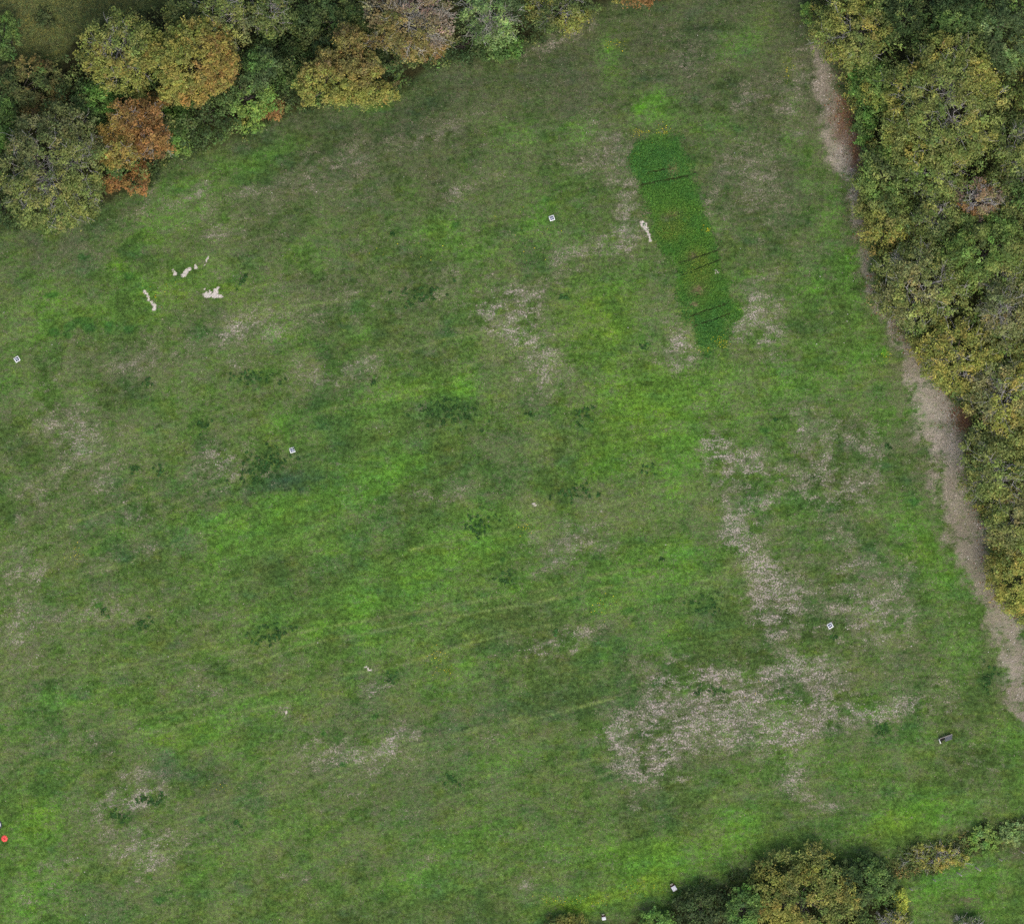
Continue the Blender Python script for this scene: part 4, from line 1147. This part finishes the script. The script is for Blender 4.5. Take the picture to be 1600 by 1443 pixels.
zz = hgt(X, Y) + .10 + .16 * rng.random(m)
v, fcs = leaf_quads(np.stack([X, Y, zz], 1), unit(rng.normal(0, .3, (m, 3)) + np.array([0, 0, 1.0])), .06, .05, rng)
tag(obj('wildflowers', make_mesh('wildflowers', v, fcs, np.repeat(jitter_col(np.repeat(S(196, 184, 40)[None], m, 0), rng, .2, .06), 4, 0)), M_GRASS),
    'small yellow flowers dotted through the grass', 'flowers', kind='stuff')

# fallen leaves at the wood edge
XX = []; YY = []
for pts, cnt in ((EDGE_NE, 2200), (EDGE_NE2, 900), ([(1500, 640), (1515, 670)], 500), ([(1318, 150), (1345, 240)], 900)):
    pr = pairs(pts)
    for a, b in pr:
        k = max(4, cnt // len(pr)); t = rng.random(k)
        XX.append(wx(a[0] + (b[0] - a[0]) * t - np.abs(rng.normal(0, 14, k)) + 4)); YY.append(wy(a[1] + (b[1] - a[1]) * t + rng.normal(0, 6, k)))
X = np.concatenate(XX); Y = np.concatenate(YY); m = len(X)
cc = np.array([S(120, 84, 66), S(134, 100, 62), S(104, 76, 62), S(140, 116, 80)])[rng.integers(0, 4, m)]
v, fcs = leaf_quads(np.stack([X, Y, hgt(X, Y) + .02 + .02 * rng.random(m)], 1), unit(rng.normal(0, .25, (m, 3)) + np.array([0, 0, 1.0])), .10, .07, rng)
tag(obj('fallen_leaves', make_mesh('fallen_leaves', v, fcs, np.repeat(jitter_col(cc, rng), 4, 0)), M_GRASS),
    'reddish brown fallen leaves along the edge of the right hand wood', 'leaves', kind='stuff')

# ---------------------------------------------------------------- survey targets
def target(label, px, py, ang, cells):
    X, Y = at(px, py, .05)
    r = empty('survey_marker', (X, Y, float(hgt(X, Y)) + .03), math.radians(ang))
    tag(r, label, 'marker', 'survey marker boards')
    MB().box(-.205, .205, -.205, .205, 0, .018, .004).build('board', M_WHITE, r)
    MB().box(-.145, .145, -.145, .145, .0185, .0215).build('black_square', M_BLACK, r)
    q = MB()
    for (a, b, c, d) in cells:
        q.box(a, c, b, d, .022, .0235)
    q.build('white_marking', M_TAGW, r)
    for sx in (-1, 1):
        for sy in (-1, 1):
            MB().tube((sx * .185, sy * .185, -.06), (sx * .185, sy * .185, .024), .008, .008, 6).build('peg', M_WIRE, r)


target('white survey board turned on its corner, close to the left edge', 26.4, 561.2, 33, [(-.10, .0, -.03, .10), (-.03, .03, .05, .09), (.02, -.06, .07, .03), (-.06, -.11, 0, -.06)])
target('white survey board above the dark clover patch, left of centre', 456.7, 703.0, 16, [(-.11, .0, -.07, .10), (-.02, .0, .05, .10), (.03, -.07, .10, .03), (-.07, -.11, 0, -.03)])
target('white survey board in the upper meadow, left of the crop strip', 862.3, 340.8, 18, [(-.11, -.05, -.05, .06), (.0, .0, .08, .09), (-.05, -.11, .06, -.05)])
target('white survey board above the large straw patch, lower right', 1297.3, 977.1, 30, [(-.08, -.03, .02, .06), (.02, .0, .06, .11), (.05, -.04, .11, .02)])

# red disc and the dark rimmed white disc cut by the left edge
X, Y = at(7, 1309.5, .05)
r = empty('target_disc', (X, Y, float(hgt(X, Y)) + .03), .5)
tag(r, 'round red target disc lying in the grass at the lower left edge', 'disc')
MB().ring(0, 0, .002, .25, 0, .02, 40).build('disc', M_RED, r)
MB().ring(0, 0, .225, .25, .0205, .026, 40).build('rim', M_RED, r)
q = MB()
q.ring(-.06, .06, .002, .035, .0205, .0225, 14)
q.ring(.06, -.05, .002, .035, .0205, .0225, 14)
q.hexa([(-.07, -.10, .0205), (-.03, -.11, .0205), (.06, .09, .0205), (.02, .10, .0205), (-.07, -.10, .0223), (-.03, -.11, .0223), (.06, .09, .0223), (.02, .10, .0223)])
q.build('dark_marking', M_DKRED, r)
X, Y = at(-4.5, 1288, .05)
r = empty('target_disc', (X, Y, float(hgt(X, Y)) + .03), 0)
tag(r, 'white disc with dark rim cut by the left edge above the red disc', 'disc')
MB().ring(0, 0, .002, .28, 0, .02, 40).build('disc', M_WHITE, r)
MB().ring(0, 0, .28, .37, 0, .03, 40).build('rim', M_BLACK, r)


# ---------------------------------------------------------------- beehives
def hive(label, px, py, ang, lw, ll):
    X, Y = at(px, py, .6)
    r = empty('beehive', (X, Y, float(hgt(X, Y))), math.radians(ang))
    tag(r, label, 'beehive', 'beehives along the bottom')
    for sx in (-1, 1):
        for sy in (-1, 1):
            MB().box(sx * lw * .4 - .02, sx * lw * .4 + .02, sy * ll * .38 - .02, sy * ll * .38 + .02, -.1, .2).build('leg', M_DARKW, r)
    MB().box(-lw * .48, lw * .48, -ll * .46, ll * .50 + .14, .2, .24).build('floor_board', M_HIVERED, r)
    MB().box(-lw * .46, lw * .46, -ll * .45, ll * .5 + .05, .2405, .47, .01).build('brood_box', M_HIVERED, r)
    MB().box(-lw * .36, lw * .30, ll * .5 + .085, ll * .5 + .20, .2405, .275, .006).build('landing_board', M_CREAM, r)
    MB().box(-lw * .445, lw * .445, -ll * .43, ll * .44, .4705, .62).build('honey_box', M_HIVERED, r)
    MB().box(-lw * .5, lw * .5, -ll * .5, ll * .5, .575, .66, .012).build('lid', M_LID, r)
    MB().tube((-lw * .53, 0, .5), (-lw * .46, 0, .5), .012, .012, 6).build('handle', M_DARKW, r)


hive('white lidded red beehive beside the grey green tree', 1053.3, 1387.3, 32, .36, .38)
hive('white lidded red beehive at the bottom edge near the olive brown bush', 943.6, 1434.2, 10, .31, .25)

# ---------------------------------------------------------------- bench
X, Y = at(1478, 1153, .4)
r = empty('bench', (X, Y, float(hgt(X, Y))), math.radians(20))
r.scale = (.92, .92, .92)
tag(r, 'weathered grey bench with pale end panel standing alone in the grass, lower right', 'bench')
for k in range(4):
    MB().box(-.08 - .02 * k, .62 - .05 * k, .075 - .092 * k - .04, .075 - .092 * k + .042, .40, .43, .005).build('seat_slat', M_BENCH, r)
MB().box(-.52, .62, .13, .17, .36, .46, .006).build('back_rail', M_POST, r)
MB().box(-.50, -.10, -.10, .125, .20, .23).build('gap_shade_board', M_DARKW, r)  # dark board added to stand in for the shade in the seat gap
MB().hexa([(-.60, -.27, 0), (-.54, -.27, 0), (-.54, .16, 0), (-.60, .16, 0), (-.62, -.27, .46), (-.53, -.27, .46), (-.53, .16, .48), (-.60, .16, .48)]).build('end_panel', M_PALE, r)
for xx in (-.45, .5):
    for yy in (-.18, .12):
        MB().box(xx - .03, xx + .03, yy - .03, yy + .03, -.1, .395 if xx > 0 else .355).build('leg', M_DARKW, r)
MB().box(-.42, .47, .17, .20, .12, .17).build('stretcher', M_DARKW, r)

# ---------------------------------------------------------------- fence
FP = [(1420, 1386), (1457, 1372), (1494, 1361), (1523, 1353), (1560, 1340), (1594, 1328)]
FL_ = ['leftmost leaning fence post beside the vivid yellow shrub', '', '', '', '', '']
r = empty('wire_fence', (*at(1494, 1361), 0))
tag(r, 'low post and wire fence with leaning grey posts, lower right', 'fence')
rng = np.random.default_rng(5)
x0, y0 = at(1494, 1361)
tops = []
for i, (a, b) in enumerate(FP):
    X, Y = at(a, b)
    z = float(hgt(X, Y))
    big_ = i in (2, 3)
    lean = np.array([.36, -.26]) * (1.0 if big_ else .55)
    base = np.array([X - x0, Y - y0, z - .2]); top = np.array([X - x0 + lean[0], Y - y0 + lean[1], z + 1.05])
    MB().tube(base, top, .055 if big_ else .04, .05 if big_ else .035, 8).build('post', M_POST, r)
    tops.append((base, top))
for hgtf in (.45, .9):
    for (b0, t0), (b1, t1) in zip(tops[:-1], tops[1:]):
        MB().tube(b0 + (t0 - b0) * hgtf, b1 + (t1 - b1) * hgtf, .008, .008, 5).build('wire', M_WIRE, r)
